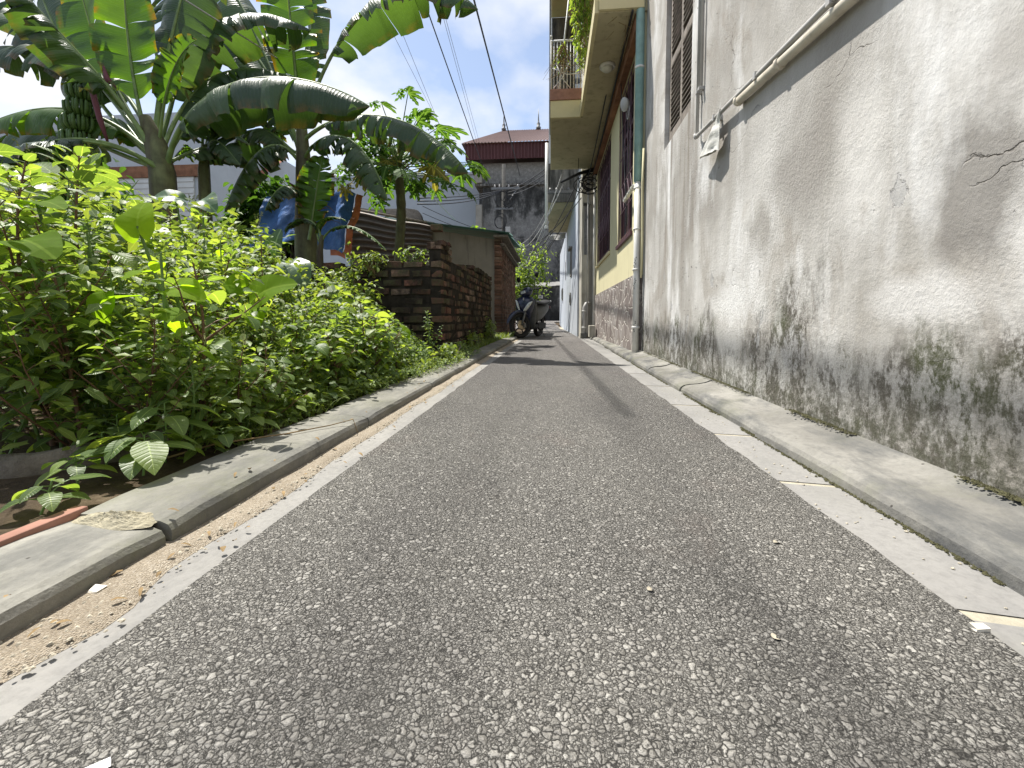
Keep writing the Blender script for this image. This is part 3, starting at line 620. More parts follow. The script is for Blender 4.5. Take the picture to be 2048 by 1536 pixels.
# ================================================================== YELLOW HOUSE
X0 = 0.985
yh = empty('house', 'pale yellow house with stone plinth, barred maroon windows and an overhanging balcony', 'house', (1.5, 7.5, 0))
m = MB()
W = [(5.55, 6.72, 1.53, 3.62), (7.62, 9.75, 1.60, 3.62)]
ys = [5.07, W[0][0], W[0][1], W[1][0], W[1][1], 10.05]
def yb(a, b, c, d): m.box((X0, a, c), (X0 + .24, b, d))
yb(ys[0], ys[1], .95, 12); yb(ys[2], ys[3], .95, 12); yb(ys[4], ys[5], .95, 12)
for a, b, c, d in W: yb(a, b, .95, c); yb(a, b, d, 12)
m.box((X0 + .24, 5.07, 0), (X0 + 5, 10.05, 12))
m.build('wall', M['yellow'], yh)
boxobj('plinth', (X0 - .025, 5.10, 0), (X0 + .239, 10.03, .965), M['clad'], yh, .004)
for wi, (a, b, c, d) in enumerate(W):
    f = MB(); xx = X0 + .05; t = .055
    f.box((xx, a, c), (xx + .07, a + t, d)); f.box((xx, b - t, c), (xx + .07, b, d)); f.box((xx, a + t, c), (xx + .07, b - t, c + t)); f.box((xx, a + t, d - t), (xx + .07, b - t, d))
    n = 2 if wi == 0 else 4
    for i in range(1, n): yy = a + (b - a) * i / n; f.box((xx, yy - .03, c + t), (xx + .07, yy + .03, d - t))
    f.box((xx, a + t, 2.98), (xx + .068, b - t, 3.04))
    fo = f.build('window', M['maroon'], yh)
    g = MB(); g.box((xx + .03, a + .02, c + .02), (xx + .04, b - .02, d - .02)); g.build('pane', M['glass'], fo)
    g = MB(); xg = X0 + .012
    k = 5 if wi == 0 else 9
    for i in range(k + 1): yy = a + .03 + (b - a - .06) * i / k; g.tube([(xg, yy, c + .02), (xg, yy, d - .02)], .007, 5)
    for z in (c + .05, c + .42, c + .8, c + 1.2, c + 1.6, d - .05): g.tube([(xg - .004, a + .02, z), (xg - .004, b - .02, z)], .006, 5)
    for i in range(k):
        ya = a + .03 + (b - a - .06) * i / k; yb_ = a + .03 + (b - a - .06) * (i + 1) / k
        g.tube([(xg, ya, c + .42), (xg, yb_, c + .8)], .005, 4)
    g.build('grille', M['grille'], fo)
    boxobj('sill', (X0 - .03, a - .04, c - .05), (X0 + .10, b + .04, c - .003), M['maroon'] if wi == 0 else M['cream'], fo, .003)
# balcony
m = MB(); m.prism([(.50, 5.04, 3.80), (X0 + .1, 5.04, 3.80), (X0 + .1, 10.06, 3.80), (-.02, 10.06, 3.80), (-.02, 7.54, 3.80), (.50, 7.54, 3.80)], (0, 0, .17))
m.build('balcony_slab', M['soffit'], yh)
m = MB(); m.box((-.035, 7.49, 3.795), (.47, 7.54, 4.07)); m.box((-.035, 7.541, 3.795), (-.0205, 10.06, 4.07)); m.box((.455, 5.03, 3.795), (.4995, 7.488, 3.985))
m.box((.50, 5.00, 3.81), (X0, 5.038, 4.02))
m.build('fascia', M['cream'], yh, .003)
m = MB(); m.box((-.045, 7.47, 4.072), (.48, 7.70, 4.25)); m.build('planter', M['terracotta'], yh, .006)
m = MB(); m.box((.90, 5.08, 3.62), (X0 - .001, 10.0, 3.80)); m.build('beam', M['beam'], yh, .004)
m = MB(); m.box((-.04, 5.10, 7.1), (X0, 10.06, 7.28)); m.build('upper_slab', M['cream'], yh, .004)
m = MB(); m.box((-.02, 10.07, 3.98), (.50, 10.2, 7.1)); m.build('side_wall', M['stained'], yh)
# railing of the balcony
m = MB()
for i in range(9): x = .02 + i * .055; m.tube([(x, 7.56, 4.25), (x, 7.56, 5.05)], .008, 5)
for i in range(30): y = 7.6 + i * .085; m.tube([(-.03, y, 4.07), (-.03, y, 5.15)], .008, 5)
m.tube([(-.03, 7.56, 5.07), (.47, 7.56, 5.07)], .016, 6); m.tube([(-.03, 7.56, 5.15), (-.03, 10.05, 5.15)], .02, 6)
m.tube([(.10, 7.52, 4.25), (.28, 7.50, 5.9)], .014, 6)
for a_, b_ in (((.02, 4.30), (.30, 4.75)), ((.30, 4.28), (.05, 4.70)), ((.0, 4.62), (.46, 4.52))): m.tube([(a_[0], 7.54, a_[1]), ((a_[0] + b_[0]) / 2, 7.50, (a_[1] + b_[1]) / 2 - .08), (b_[0], 7.54, b_[1])], .008, 5)
m.build('railing', M['net'], yh)
m = MB()
for z0 in (4.5, 5.4, 6.3): m = MB(); m.box((-.06, 8.3, z0), (-.045, 9.9, z0 + .75)); m.build('shade_panel', M['steel'], yh)
rel(yh)
# lamp under the balcony
e = empty('ceiling_lamp', 'round opal ceiling lamp under the yellow balcony', 'lamp', (.72, 6.05, 3.8))
m = MB(); m.lathe((.72, 6.05, 3.798), (0, 0, -1), [(.10, 0), (.105, .012), (.10, .03), (.08, .034)], 24); m.build('base', M['pvcw'], e)
m = MB(); m.lathe((.72, 6.05, 3.765), (0, 0, -1), [(.078, 0), (.072, .025), (.045, .045), (.01, .05)], 24); m.build('diffuser', M['lampglass'], e); rel(e)
# down pipe
e = empty('drainpipe', 'tall drainpipe at the near corner of the yellow house, white below and teal above', 'drainpipe', (.952, 5.05, .1))
m = MB(); m.tube([(.952, 5.05, .06), (.952, 5.05, 1.97)], .035, 14); m.build('lower_pipe', M['pvcw'], e)
m = MB(); m.tube([(.952, 5.05, 1.975), (.952, 5.05, 6.5)], .046, 14); m.build('upper_pipe', M['teal'], e)
m = MB()
m = None
for z in (.35, 1.0, 1.45, 1.9): q_ = MB(); clampring(q_, (.952, 5.05, z), .036, (0, 0, 1)); q_.build('collar', M['pvcw'], e)
m = MB(); clampring(m, (.952, 5.05, 3.2), .042, (0, 0, 1)); m.build('collar', M['pvcw'], e)
m = MB()
for z0 in (.30, .78, 1.02):
    for i in range(7): zz = z0 + i * .018; a = rnd(3.6, 4.4); m.box((.952 + math.cos(a) * .0352 - .004, 5.05 + math.sin(a) * .0352 - .004, zz), (.952 + math.cos(a) * .0352 + .004, 5.05 + math.sin(a) * .0352 + .004, zz + .010))
m.build('printed_mark', M['plastic'], e); rel(e)
m = MB(); p0 = Vector((.955, 5.02, 1.93)); m.tube([(.94, 5.8, 1.94), (.90, 5.4, 1.935), p0], .012, 6)
for q in range(30): y = 5.06 + q * .022; m.box((.895, y, 1.925), (.93, y + .013, 1.95), jit=.008)
tag(m.build('bundled_rag', M['bag']), 'white twisted rag tied across between drainpipe and barred window', 'rag')
m = MB(); m.tube([(.985, 4.97, .9), (.993, 4.96, 1.3), (.985, 4.97, 1.9), (.992, 4.96, 2.3)], .012, 6)
tag(m.build('conduit', M['yellow']), 'thin yellow conduit in the gap between grey wall and drainpipe', 'pipe')
# camera-like round device with coiled cable near the barred window
e = empty('wall_lamp', 'small white dish-shaped lamp with coiled cable above the near barred window', 'lamp', (.93, 5.75, 3.15))
m = MB(); m.lathe((.95, 5.75, 3.15), (-1, -.4, -.3), [(.02, 0), (.07, .03), (.085, .06), (.08, .065)], 16); m.build('shade', M['pvc'], e)
m = MB(); m.tube([(.95 + .0, 5.75 + .08 * math.cos(a / 4), 3.05 + .08 * math.sin(a / 4)) for a in range(44)], .006, 5); m.build('cable', M['cablew'], e); rel(e)

# ================================================================== MIDDLE HOUSE AND BLUE HOUSE
mh = empty('house', 'narrow cream plastered house front with stained foot between the yellow and pale blue houses', 'house', (.9, 10.5, 0))
m = MB(); m.box((.68, 10.12, 0), (3, 11.0, 3.795)); m.box((.70, 10.21, 3.97), (3, 11.0, 12)); m.build('wall', M['plasterc'], mh)
m = MB(); m.box((.85, 10.06, .1), (1.0, 10.118, 3.6)); m.build('pilaster', M['plasterg'], mh, .004)
m = MB(); m.box((.735, 10.085, 1.9), (.83, 10.117, 3.0)); m.build('shutter', M['steel'], mh)
m = MB(); m.box((.70, 10.0, 3.0), (.86, 10.118, 3.04)); m.build('canopy', M['stained'], mh)
rel(mh)
e = empty('drainpipe', 'grey drainpipe with elbow at the foot of the cream plastered house', 'drainpipe', (.74, 10.0, .1))
m = MB(); m.tube([(.86, 10.05, .80), (.78, 10.0, .78), (.74, 9.98, .70), (.74, 9.98, .05)], .045, 10); m.build('pipe', M['pvc'], e)
for z in (.25, .62): m = MB(); clampring(m, (.74, 9.98, z), .046, (0, 0, 1)); m.build('collar', M['pvcw'], e)
rel(e)
for x, r_, mt, lab in ((.945, .03, 'pvcw', 'white vertical pipe up the wall at the far end of the yellow house'), (.80, .018, 'pvc', 'slim grey vertical pipe up the cream plastered house front')):
    m = MB(); m.tube([(x, 9.93, .1), (x, 9.93, 3.78)], r_, 10); tag(m.build('vertical_pipe', M[mt]), lab, 'pipe')
m = MB(); m.box((.80, 9.35, .05), (.93, 9.6, .30)); tag(m.build('concrete_block', M['plasterc'], bevel=.01), 'small pale concrete block at the foot of the plinth by the pipes', 'block')

bh = empty('house', 'pale blue and white house beyond the yellow one, with a small overhanging balcony', 'house', (1.2, 16, 0))
m = MB(); m.prism([(.64, 11.02, 0), (3, 11.02, 0), (3, 22.6, 0), (.42, 22.6, 0), (.56, 16, 0)], (0, 0, 3.69))
m.build('wall', M['bluewall'], bh)
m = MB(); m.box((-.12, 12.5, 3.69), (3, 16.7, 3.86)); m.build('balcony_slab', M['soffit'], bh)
m = MB(); m.box((-.10, 12.46, 3.861), (3, 16.6, 6.9)); m.box((-.10, 12.46, 7.05), (3, 16.6, 12)); m.build('upper_wall', M['bluewall'], bh)
m = MB(); m.box((-.115, 12.40, 3.70), (.70, 12.455, 4.75)); m.build('fascia', M['stained'], bh)
m = MB(); m.box((.585, 16.9, 2.7), (.60, 17.7, 2.75)); m.box((.50, 13.2, 2.55), (.66, 13.9, 2.6)); m.build('canopy', M['plasterg'], bh)
for y0, z0, hh in ((17.0, 1.9, .8), (13.3, 1.75, .8), (19.0, 1.25, .5), (13.6, .9, .35)):
    f = MB(); xx = .575 if y0 > 16 else .61
    f.box((xx - .04 - (.1 if y0 > 18 else 0), y0, z0), (xx + .1, y0 + .6, z0 + hh)); wo = f.build('window', M['plasterg'], bh)
    g = MB(); g.box((xx - .045 - (.1 if y0 > 18 else 0), y0 + .06, z0 + .06), (xx, y0 + .54, z0 + hh - .06)); g.build('pane', M['glass'], wo)
rel(bh)
m = MB(); m.tube([(-.155, 12.38, 5.3), (-.155, 12.38, 2.95)], .045, 10); m.lathe((-.155, 12.38, 2.95), (0, 0, 1), [(.05, 0), (.055, .01), (.055, .08), (.05, .09)], 12)
tag(m.build('drainpipe', M['pvcw']), 'white drainpipe hanging at the outer corner of the far balcony', 'drainpipe')
m = MB()
for q in range(5): m.tube([(-.12 + .1 * q * .1, 16.9, 3.62 - q * .03), (.2, 16.7 + .04 * q, 3.58 - .035 * q), (.50, 16.6, 3.63 - q * .04)], .02, 5)
tag(m.build('cable_bundle', M['cablew']), 'bundle of pale cables slung under the far end of the balcony', 'cable')
m = MB(); m.box((.30, 9.93, 3.40), (.42, 9.95, 3.45))
# step stones near the far houses
m = MB(); m.box((.66, 9.9, 0), (.80, 10.1, .12), jit=.01); tag(m.build('step_stone', M['kerb_r'], bevel=.01), 'rough step stone on the kerb below the grey elbow pipe', 'stone')

# ================================================================== END OF THE ALLEY
lw = empty('boundary_wall', 'low dark mossy wall with bright cement cap closing the far end of the alley', 'wall', (0, 26.1, .3))
m = MB(); m.box((-9, 26.1, .2), (4, 26.35, 2.35)); m.build('wall', M['sooty'], lw)
m = MB()
for i in range(52): x = -9 + i * .25; z = 2.35 + .06 * mnoise.noise(Vector((x, 0, 0))); m.prism([(x, 25.98, z), (x, 25.98, z + .04), (x, 26.5, z + .30), (x, 27.2, z + .30), (x, 27.2, z)], (.25, 0, 0))
m.build('cap', M['slab_l'], lw); rel(lw)
eb = empty('house', 'tall sooty grey house with red eaves and brown roof at the end of the alley', 'house', (-2, 29, 0))
m = MB(); m.box((-4.6, 29, 0), (3, 37, 10.35)); m.build('wall', M['sooty'], eb)
m = MB(); m.box((-4.75, 28.8, 8.85), (3.1, 28.998, 9.0)); m.box((-5.1, 28.9, 8.9), (-4.602, 36, 9.02)); m.build('ledge', M['stained'], eb, .01)
m = MB(); m.box((-5.0, 28.6, 3.4), (-4.603, 29.6, 7.6)); m.box((-5.1, 28.7, 9.05), (-4.603, 29.6, 10.1)); m.build('side_balcony', M['plasterg'], eb)
m = MB()
n = 74
m.grid(lambda u, v: Vector((-5.55 + 9 * u, 28.15 + .045 * math.sin(u * 2 * math.pi * 42), 10.32 + .98 * v)), 420, 1, False)
for i in range(60):
    y = 28.2 + i * .14; m.box((-5.58, y, 10.32), (-5.54, y + .07, 11.30)); m.box((-5.56, y + .071, 10.32), (-5.53, y + .139, 11.30))
m.build('eaves', M['tile'], eb)
m = MB(); a = [(-5.8, 28.0, 11.32), (4, 28.0, 11.32), (4, 32, 13.7), (-3.5, 32, 13.7)]
def rf(u, v):
    l = Vector(a[0]).lerp(Vector(a[3]), v); r_ = Vector(a[1]).lerp(Vector(a[2]), v); p = l.lerp(r_, u); p.z += .03 * math.sin(u * 2 * math.pi * 46); return p
m.grid(rf, 368, 2, False); m.quad((-5.8, 28.0, 11.30), (-3.5, 32, 13.65), (-3.5, 38, 13.6), (-5.8, 39, 11.3))
m.quad((-5.8, 28.0, 11.30), (4, 28, 11.30), (4, 39, 11.30), (-5.8, 39, 11.30)); m.build('roof', M['roofb'], eb)
for x in (-3.5, -1.0): m = MB(); m.lathe((x, 32, 13.7), (0, 0, 1), [(.16, 0), (.18, .15), (.09, .2), (.13, .4), (.06, .5), (.04, .8), (.012, 1.4)], 8); m.build('finial', M['steel'], eb)
rel(eb); eb.location = (-2 * 1.1, 32, .3); eb.scale = (1.1, 1.1, 1.1)
pb = empty('apartment_block', 'plain pale blue-grey block rising behind the papaya tree', 'building', (-10, 38, 0))
m = MB(); m.box((-22, 38, 0), (-6.3, 46, 12.9)); m.build('wall', M['paleblock'], pb)
m = MB(); m.box((-22.1, 37.9, 12.9), (-6.2, 46, 13.1)); m.build('parapet', M['paleblock'], pb); rel(pb)
# houses behind the bananas
lh = empty('house', 'white house behind the banana plants with dark roof band and pale corrugated shutter', 'house', (-13, 13, 0))
m = MB(); m.box((-24, 13, 0), (-10.9, 20, 6.9)); m.build('wall', M['bluewall'], lh)
m = MB(); m.box((-24, 12.9, 4.9), (-10.8, 12.998, 5.25)); m.build('roof_band', M['beam'], lh)
m = MB()
for i in range(40): z = 1.5 + i * .09; m.box((-16.5, 12.93 + .02 * (i % 2), z), (-11.2, 12.999, z + .088))
m.build('shutter', M['whitesheet'], lh); rel(lh)
oh = empty('house', 'small house with orange tiled roof seen between the two banana plants', 'house', (-10, 15, 0))
m = MB(); m.box((-13.0, 15, 0), (-10.9, 19, 5.0)); m.box((-12.6, 14.6, 0), (-12.1, 15.0, 7.5)); m.build('wall', M['plasterg'], oh)
m = MB(); m.grid(lambda u, v: Vector((-13.2 + 2.6 * u, 14.5 + 2.5 * v, 5.0 + 1.9 * v + .05 * abs(math.sin(u * 3.14 * 14)) + .03 * ((v * 10) % 1))), 112, 20, False); m.build('roof', M['orangetile'], oh); rel(oh)

# ================================================================== SHED
sh = empty('shed', 'low shed of rusty sheet, rendered wall and brick pillar behind the brick garden wall', 'shed', (-3, 10, 0))
m = MB(); m.prism([(-4.75, 10, 0), (-1.30, 10, 0), (-1.30, 10, 2.26), (-2.74, 10, 2.50), (-4.75, 10, 2.85)], (0, .15, 0)); m.build('wall', M['shedplaster'], sh)
m = MB(); Pz = lambda x: 2.30 + (-1.18 - x) * .19
def corr(u, v):
    x = -4.72 + 1.98 * u; return Vector((x, 9.95 + .035 * math.sin(v * 2 * math.pi * 7), 1.85 - .03 * u + (Pz(x) - 1.85) * v + .02 * math.sin(u * 9)))
m.grid(corr, 20, 98, True); m.build('sheet_cladding', M['rustsheet'], sh, solid=.006)
m = MB()
def roofg(u, v):
    x = -2.80 + 1.86 * u; return Vector((x, 9.72 + .9 * v, 2.34 + (-.93 - x) * .14 + .10 * v + .02 * math.cos(v * 2 * math.pi * 4.5)))
m.grid(roofg, 12, 60, False)
m.grid(lambda u, v: Vector((-1.0 - 1.8 * v, 10.6 + 3.6 * u, 2.45 + .2 * v + .3 * u + .02 * math.cos(u * 80))), 80, 2, False)
m.build('roof_sheet', M['greensheet'], sh, solid=.008)
m = MB(); m.box((-4.8, 9.85, 2.93), (-2.7, 9.92, 3.0), Matrix.Translation((0, 0, 0)))
m = MB(); z = .02; r = 0
while z < 2.24:
    o_ = .06 if r % 2 else 0
    m.box((-1.30, 9.90 + rnd(-.006, .006), z), (-1.15 + rnd(-.008, .008), 10.10, z + .058), jit=.004)
    y = 10.11 - o_
    while y < 14: m.box((-1.24, y, z), (-1.165 + rnd(-.008, .008), y + .205, z + .058), jit=.004); y += .215
    z += .068; r += 1
m.build('brick_pillar', M['brick2'], sh)
m = MB(); m.box((-1.295, 10.0, 0), (-1.178, 14.0, 2.25)); m.build('mortar_core', M['mortar_dull'], sh)
m = MB(); m.box((-1.30, 9.72, 2.26), (-.98, 14.1, 2.31)); m.box((-1.15, 9.8, 2.08), (-1.05, 13.9, 2.14)); m.build('roof_timber', M['bark'], sh, .004)
rel(sh)
# tarp hung in front of the shed
tp = empty('tarpaulin', 'blue tarpaulin with orange edge draped over the shed corner behind the banana trunk', 'tarpaulin', (-4.2, 7.6, 1.5))
T = [at(712, 388, 7.5), at(640, 372, 7.7), at(530, 392, 7.9)]; B = [at(688, 508, 7.45), at(600, 480, 7.6), at(500, 500, 7.8)]
def tf(u, v):
    def sp3(A): return A[0].lerp(A[1], u * 2) if u < .5 else A[1].lerp(A[2], u * 2 - 1)
    p = sp3(T).lerp(sp3(B), v); k_ = mnoise.noise(Vector((u * 5, v * 2.5, 0))) * .12 + mnoise.noise(Vector((u * 14, v * 9, 3))) * .035
    return p + Vector((0, -k_ - .12 * math.sin(u * 12 + v * 1.5) * .5, mnoise.noise(Vector((u * 7, 0, 0))) * .05))
m = MB(); m.grid(tf, 60, 40); m.build('sheet', M['tarp'], tp)
def te(u, v):
    p = tf(0, v); return p + Vector((.02 + .12 * u, -.01, -.04 * u)) + Vector((0, .03 * mnoise.noise(Vector((u * 3, v * 8, 0))), 0))
m = MB(); m.grid(te, 4, 24); m.grid(lambda u, v: tf(.0 + .18 * u, 1) + Vector((.05, .01, -.10 * v)), 6, 4); m.build('orange_edge', M['tarpo'], tp); rel(tp)
rh = empty('lean_to_roof', 'black sagging felt roof between the tarpaulin and the papaya tree', 'roof', (-4, 10.8, 2))
A_ = [at(700, 415, 10.3), at(770, 383, 11.5), at(868, 446, 10.6), at(700, 440, 10.2)]
m = MB(); m.grid(lambda u, v: A_[0].lerp(A_[2], u) + (A_[1] - A_[0]) * .98 * math.sin(min(1, u * 1.3 + .05) * math.pi) ** .8 * v * .7 + Vector((0, .8 * v, .05 * mnoise.noise(Vector((u * 6, v * 6, 0))))), 24, 10); m.build('felt', M['thatch'], rh, solid=.03)
m = MB(); m.tube([A_[0] + Vector((0, -.05, -.03)), A_[2] + Vector((0, -.05, -.03))], .03, 6); m.build('timber', M['bark'], rh)
rel(rh)

# ================================================================== BRICK GARDEN WALL
bw = empty('brick_wall', 'old mossy brick garden wall with crumbling top ending beside the weeds', 'wall', (-1.25, 6, 0))
random.seed(11)
def topside(y):     # height of the wall top along the alley
    t = 1.19 + .03 * (y - 4.65)
    if y < 4.95: t = 1.23
    if 5.0 < y < 5.7: t = 1.12
    return t + .05 * mnoise.noise(Vector((y * 2.3, 0, 0)))
m = MB(); core = MB(); row = .098; z = .02; r = 0
bx, bz = .200, .066
while z < 1.40:
    y = 4.62 + (0 if r % 2 else .105)
    if r % 2 == 0: m.box((-1.29, 4.60, z), (-1.17 + rnd(-.012, .008), 4.715, z + bz), jit=.006)
    while y < 8.5:
        if z + bz < topside(y) + .02 and random.random() > .03 + (.25 if z + 2 * bz > topside(y) else 0):
            o_ = rnd(-.022, .010); m.box((-1.29, y, z), (-1.17 + o_, min(8.52, y + bx), z + bz + rnd(-.006, .004)), jit=.009)
        y += bx + .022
    z += row; r += 1
z = .02; r = 0
while z < 1.22:
    x = -1.30 - (0 if r % 2 else .09)
    hmax = 1.08
    while x > -3.2:
        if z + bz < hmax + .05 * mnoise.noise(Vector((x * 3, 0, 1))) and random.random() > .10:
            m.box((x - bx, 4.60 + rnd(-.018, .010), z), (x, 4.75, z + bz + rnd(-.006, .003)), jit=.007)
        x -= bx + .03
    z += row; r += 1
# pillar cap
for q in range(7):
    a, b = -1.33 + (q % 2) * .09, 4.60 + (q // 2) * .1; m.box((a, b, 1.20 + .03 * (q % 3)), (a + .10, b + .13, 1.26 + .02 * (q % 3)), Matrix.Identity(4), .012)
m.build('bricks', M['brick'], bw, .005)
core.box((-1.31, 4.618, 0), (-1.188, 4.94, 1.20)); core.box((-1.28, 4.94, 0), (-1.187, 8.50, 1.12)); core.box((-3.2, 4.615, 0), (-1.312, 4.75, 1.02))
core.build('mortar', M['brickmortar'], bw); rel(bw)

# ================================================================== UTILITY POLE AND CABLES
up = empty('utility_pole', 'grey concrete utility pole with crossarms and tangled cables at the end of the alley', 'utility pole', (-2.62, 24, .25))
m = MB(); m.tube([(-2.62, 24, .1), (-2.62, 24, 8.8)], [.17, .11], 10); m.build('pole', M['pole'], up)
for a_, b_ in (((-3.3, 23.80, 7.42), (-1.75, 23.90, 7.54)), ((-3.1, 23.80, 6.35), (-2.1, 23.88, 6.45)), ((-2.95, 23.80, 4.9), (-2.2, 23.88, 4.98))): m = MB(); m.box(a_, b_); m.build('crossarm', M['steel'], up)
m = MB(); m.tube([(-2.55, 23.85, 6.5), (-1.9, 23.85, 7.42)], .035, 5); m.build('brace', M['steel'], up)
for x, z in ((-3.1, 7.55), (-2.85, 7.55), (-2.35, 7.55), (-1.85, 7.55), (-2.9, 4.97), (-2.3, 4.97)):
    m = MB(); m.lathe((x, 23.9, z), (0, 0, 1), [(.03, 0), (.06, .03), (.03, .06), (.055, .1), (.02, .15)], 8); m.build('insulator', M['porcelain'], up)
for a_, b_ in (((-2.85, 23.66, 3.9), (-2.45, 23.83, 4.4)), ((-2.5, 23.66, 5.1), (-2.25, 23.83, 5.4))): m = MB(); m.box(a_, b_); m.build('junction_box', M['pvc'], up, .01)
for q in range(7):
    m = MB(); r_ = rnd(.2, .42); cx, cz = -2.62 + rnd(-.4, .4), rnd(5.6, 7.3)
    m.tube([(cx + r_ * math.cos(a / 3) * .8, 23.8 + rnd(-.02, .02), cz + r_ * math.sin(a / 3)) for a in range(20)], .022, 4); m.build('cable_coil', M['cable'], up)
rel(up)
def cable(p, q, r_, sag, label, mat='cable', group='overhead cables', n=14):
    p = Vector(p); q = Vector(q); m = MB()
    m.tube([p.lerp(q, i / n) + Vector((0, 0, -sag * 4 * (i / n) * (1 - i / n))) for i in range(n + 1)], r_, 5)
    tag(m.build('cable', M[mat]), label, 'cable', group)
def ext(a, b, t): return a + (b - a) * t
pA, pB = at(1040, 352, 24), at(948, 0, 9.5); cable(pA, ext(pA, pB, 1.6), .022, 0, 'thickest black cable crossing the open sky from the pole')
pA, pB = at(1000, 430, 26), at(867, 55, 11); cable(pA, ext(pA, pB, 1.45), .016, 0, 'dark cable in the sky between the long banana leaf and the thick black cable')
for (a, b, c, d, lb) in ((960, 290, 895, 50, 'thin pale sky cable nearest the thick black cable, right of its close twin'), (955, 290, 888, 40, 'thin pale sky cable left of its close twin beside the thick black cable'), (885, 262, 782, 60, 'thin sky cable under the long banana leaf, leftmost of all the sky cables'), (940, 400, 800, 55, 'thin sky cable second from the left under the long banana leaf')):
    pA, pB = at(a, b, 30), at(c, d, 15); cable(pA, ext(pA, pB, 1.5), .008, 0, lb, 'steel', 'thin overhead cables')
pA, pB = at(700, 208, 7.0), at(370, 0, 5.0); pC = at(910, 440, 11)
cable(ext(pA, pB, 1.3), pA, .010, 0, 'pale guy wire crossing in front of the banana leaves from top left', 'pvc', 'guy wire'); 
cable(pA, pC, .010, .05, 'lower half of the pale guy wire passing the papaya trunk', 'pvc', 'guy wire')
pole = Vector((-2.62, 23.8, 7.4))
for i in range(3): cable(pole, at(835, 396 + i * 6, 12), .020, .10 + .06 * i, 'black cable from the pole down left over the pale block, %s of three' % ('highest', 'middle', 'lowest')[i], 'cable', 'cables from the pole to the left')
for i, z in enumerate((4.9, 4.7, 4.3, 4.0)): cable((-2.62, 23.9, z), at(845, 412 + i * 14, 20), .014, .12, 'thin black cable running left from the middle of the pole, %s from the top' % ('first', 'second', 'third', 'fourth')[i], 'cable', 'cables leaving the middle of the pole')
for i in range(3): cable((-2.4, 23.8, 7.4 - .15 * i), (-.1, 16.8, 6.2 - .2 * i), .020, .12, 'black cable from the pole top to the pale blue house, %s of three' % ('highest', 'middle', 'lowest')[i], 'cable', 'cables from the pole to the right')
random.seed(5)
for i in range(9):
    a = Vector((-2.5, 23.8, rnd(2.9, 5.2))); b = Vector((rnd(-.1, .6), rnd(12.3, 16.5), rnd(3.0, 4.2)))
    cable(a, b, .011, rnd(.3, 1.2), 'slack drooping cable between the pole and the houses on the right', 'cablew' if i % 2 else 'cable', 'slack cables at the end of the alley')
for i in range(5):
    a = Vector((rnd(.2, .9), 9.95, rnd(3.3, 3.75))); b = Vector((-1.8 - .2 * i, 24, rnd(3.5, 5)))
    cable(a, b, .012, rnd(.5, 1.3), 'cable sagging from the tangle under the yellow balcony towards the pole', 'cablew' if i % 3 == 0 else 'cable', 'cables from the yellow balcony')
cable((.90, 10.0, 3.66), (.86, 5.0, 3.78), .014, .03, 'black cable pinned under the balcony along the brown beam'); cable((.80, 10.0, 3.60), (.80, 5.0, 4.1), .010, .12, 'second black cable hanging loosely under the yellow balcony')
cable((.92, 6.2, 3.7), (.93, 5.6, 1.6), .006, 0, 'thin cable hanging down over the near barred window')
cable((.55, 9.4, 3.8), (.53, 9.3, 3.35), .006, .0, 'short loose cable end dangling from the yellow soffit')
m = MB()
for q in range(10):
    cx, cz, r_ = .80 + rnd(-.14, .10), 3.45 + rnd(-.12, .1), rnd(.08, .24)
    m.tube([(cx + r_ * math.cos(a / 3.2), 9.88 + rnd(-.01, .01) + q * .004, cz + .8 * r_ * math.sin(a / 3.2)) for a in range(22)], .010, 5)
m.tube([(.95, 9.85, 3.72), (.6, 9.8, 3.62), (.18, 9.7, 3.40)], [.05, .035, .02], 6)
tag(m.build('cable_tangle', M['cable']), 'tangle of looped black cables on a bracket under the end of the yellow balcony', 'cables')
m = MB(); m.box((-.12, 12.1, 3.86), (.55, 12.2, 3.93)); [m.lathe((x, 12.15, 3.93), (0, 0, 1), [(.03, 0), (.045, .03), (.02, .08)], 8) for x in (-.05, .12, .28, .45)]
tag(m.build('cable_bracket', M['steel']), 'dark steel bracket with white insulators before the far balcony', 'bracket')

# ================================================================== PLANTS
def leaf(mb, p, d, up, L_, W_, droop=.35, fold=.25, n=5, heart=0, tip=1.0):
    """one leaf blade: midrib curve from p along d, two halves folded up along it"""
    d = d.normalized(); side = d.cross(up)
    if side.length < 1e-3: side = d.orthogonal()
    side.normalize(); nrm = side.cross(d).normalized()
    vs = []; uvs = []; c = p.copy(); dd = d.copy(); st = L_ / n
    ph = rnd(0, 6)
    for i in range(n + 1):
        t = i / n
        wv = math.sin(math.pi * min(1, (t * .93 + .07)) ** .75) ** .8 if not heart else (math.sin(math.pi * (t * .80 + .20)) ** .75)
        wv = max(0.02, wv) * W_ / 2
        if i == n: wv = .001
        f = fold + .12 * math.sin(ph + t * 5)
        back = -dd * (heart * L_ * .22 * max(0, 1 - t * 4)) 
        for s_ in (-1, 0, 1):
            q = c + side * s_ * wv + nrm * abs(s_) * wv * f + (back if s_ else Vector((0, 0, 0)))
            vs.append(q); uvs.append((.5 + s_ * .5, t))
        dd = (dd - nrm * droop / n - Vector((0, 0, droop * .5 / n))).normalized(); nrm = side.cross(dd).normalized()
        c = c + dd * st
    fs = []
    for i in range(n):
        a = i * 3; fs += [(a, a + 1, a + 4, a + 3), (a + 1, a + 2, a + 5, a + 4)]
    mb.add(vs, fs, uvs, True)
UP = Vector((0, 0, 1))
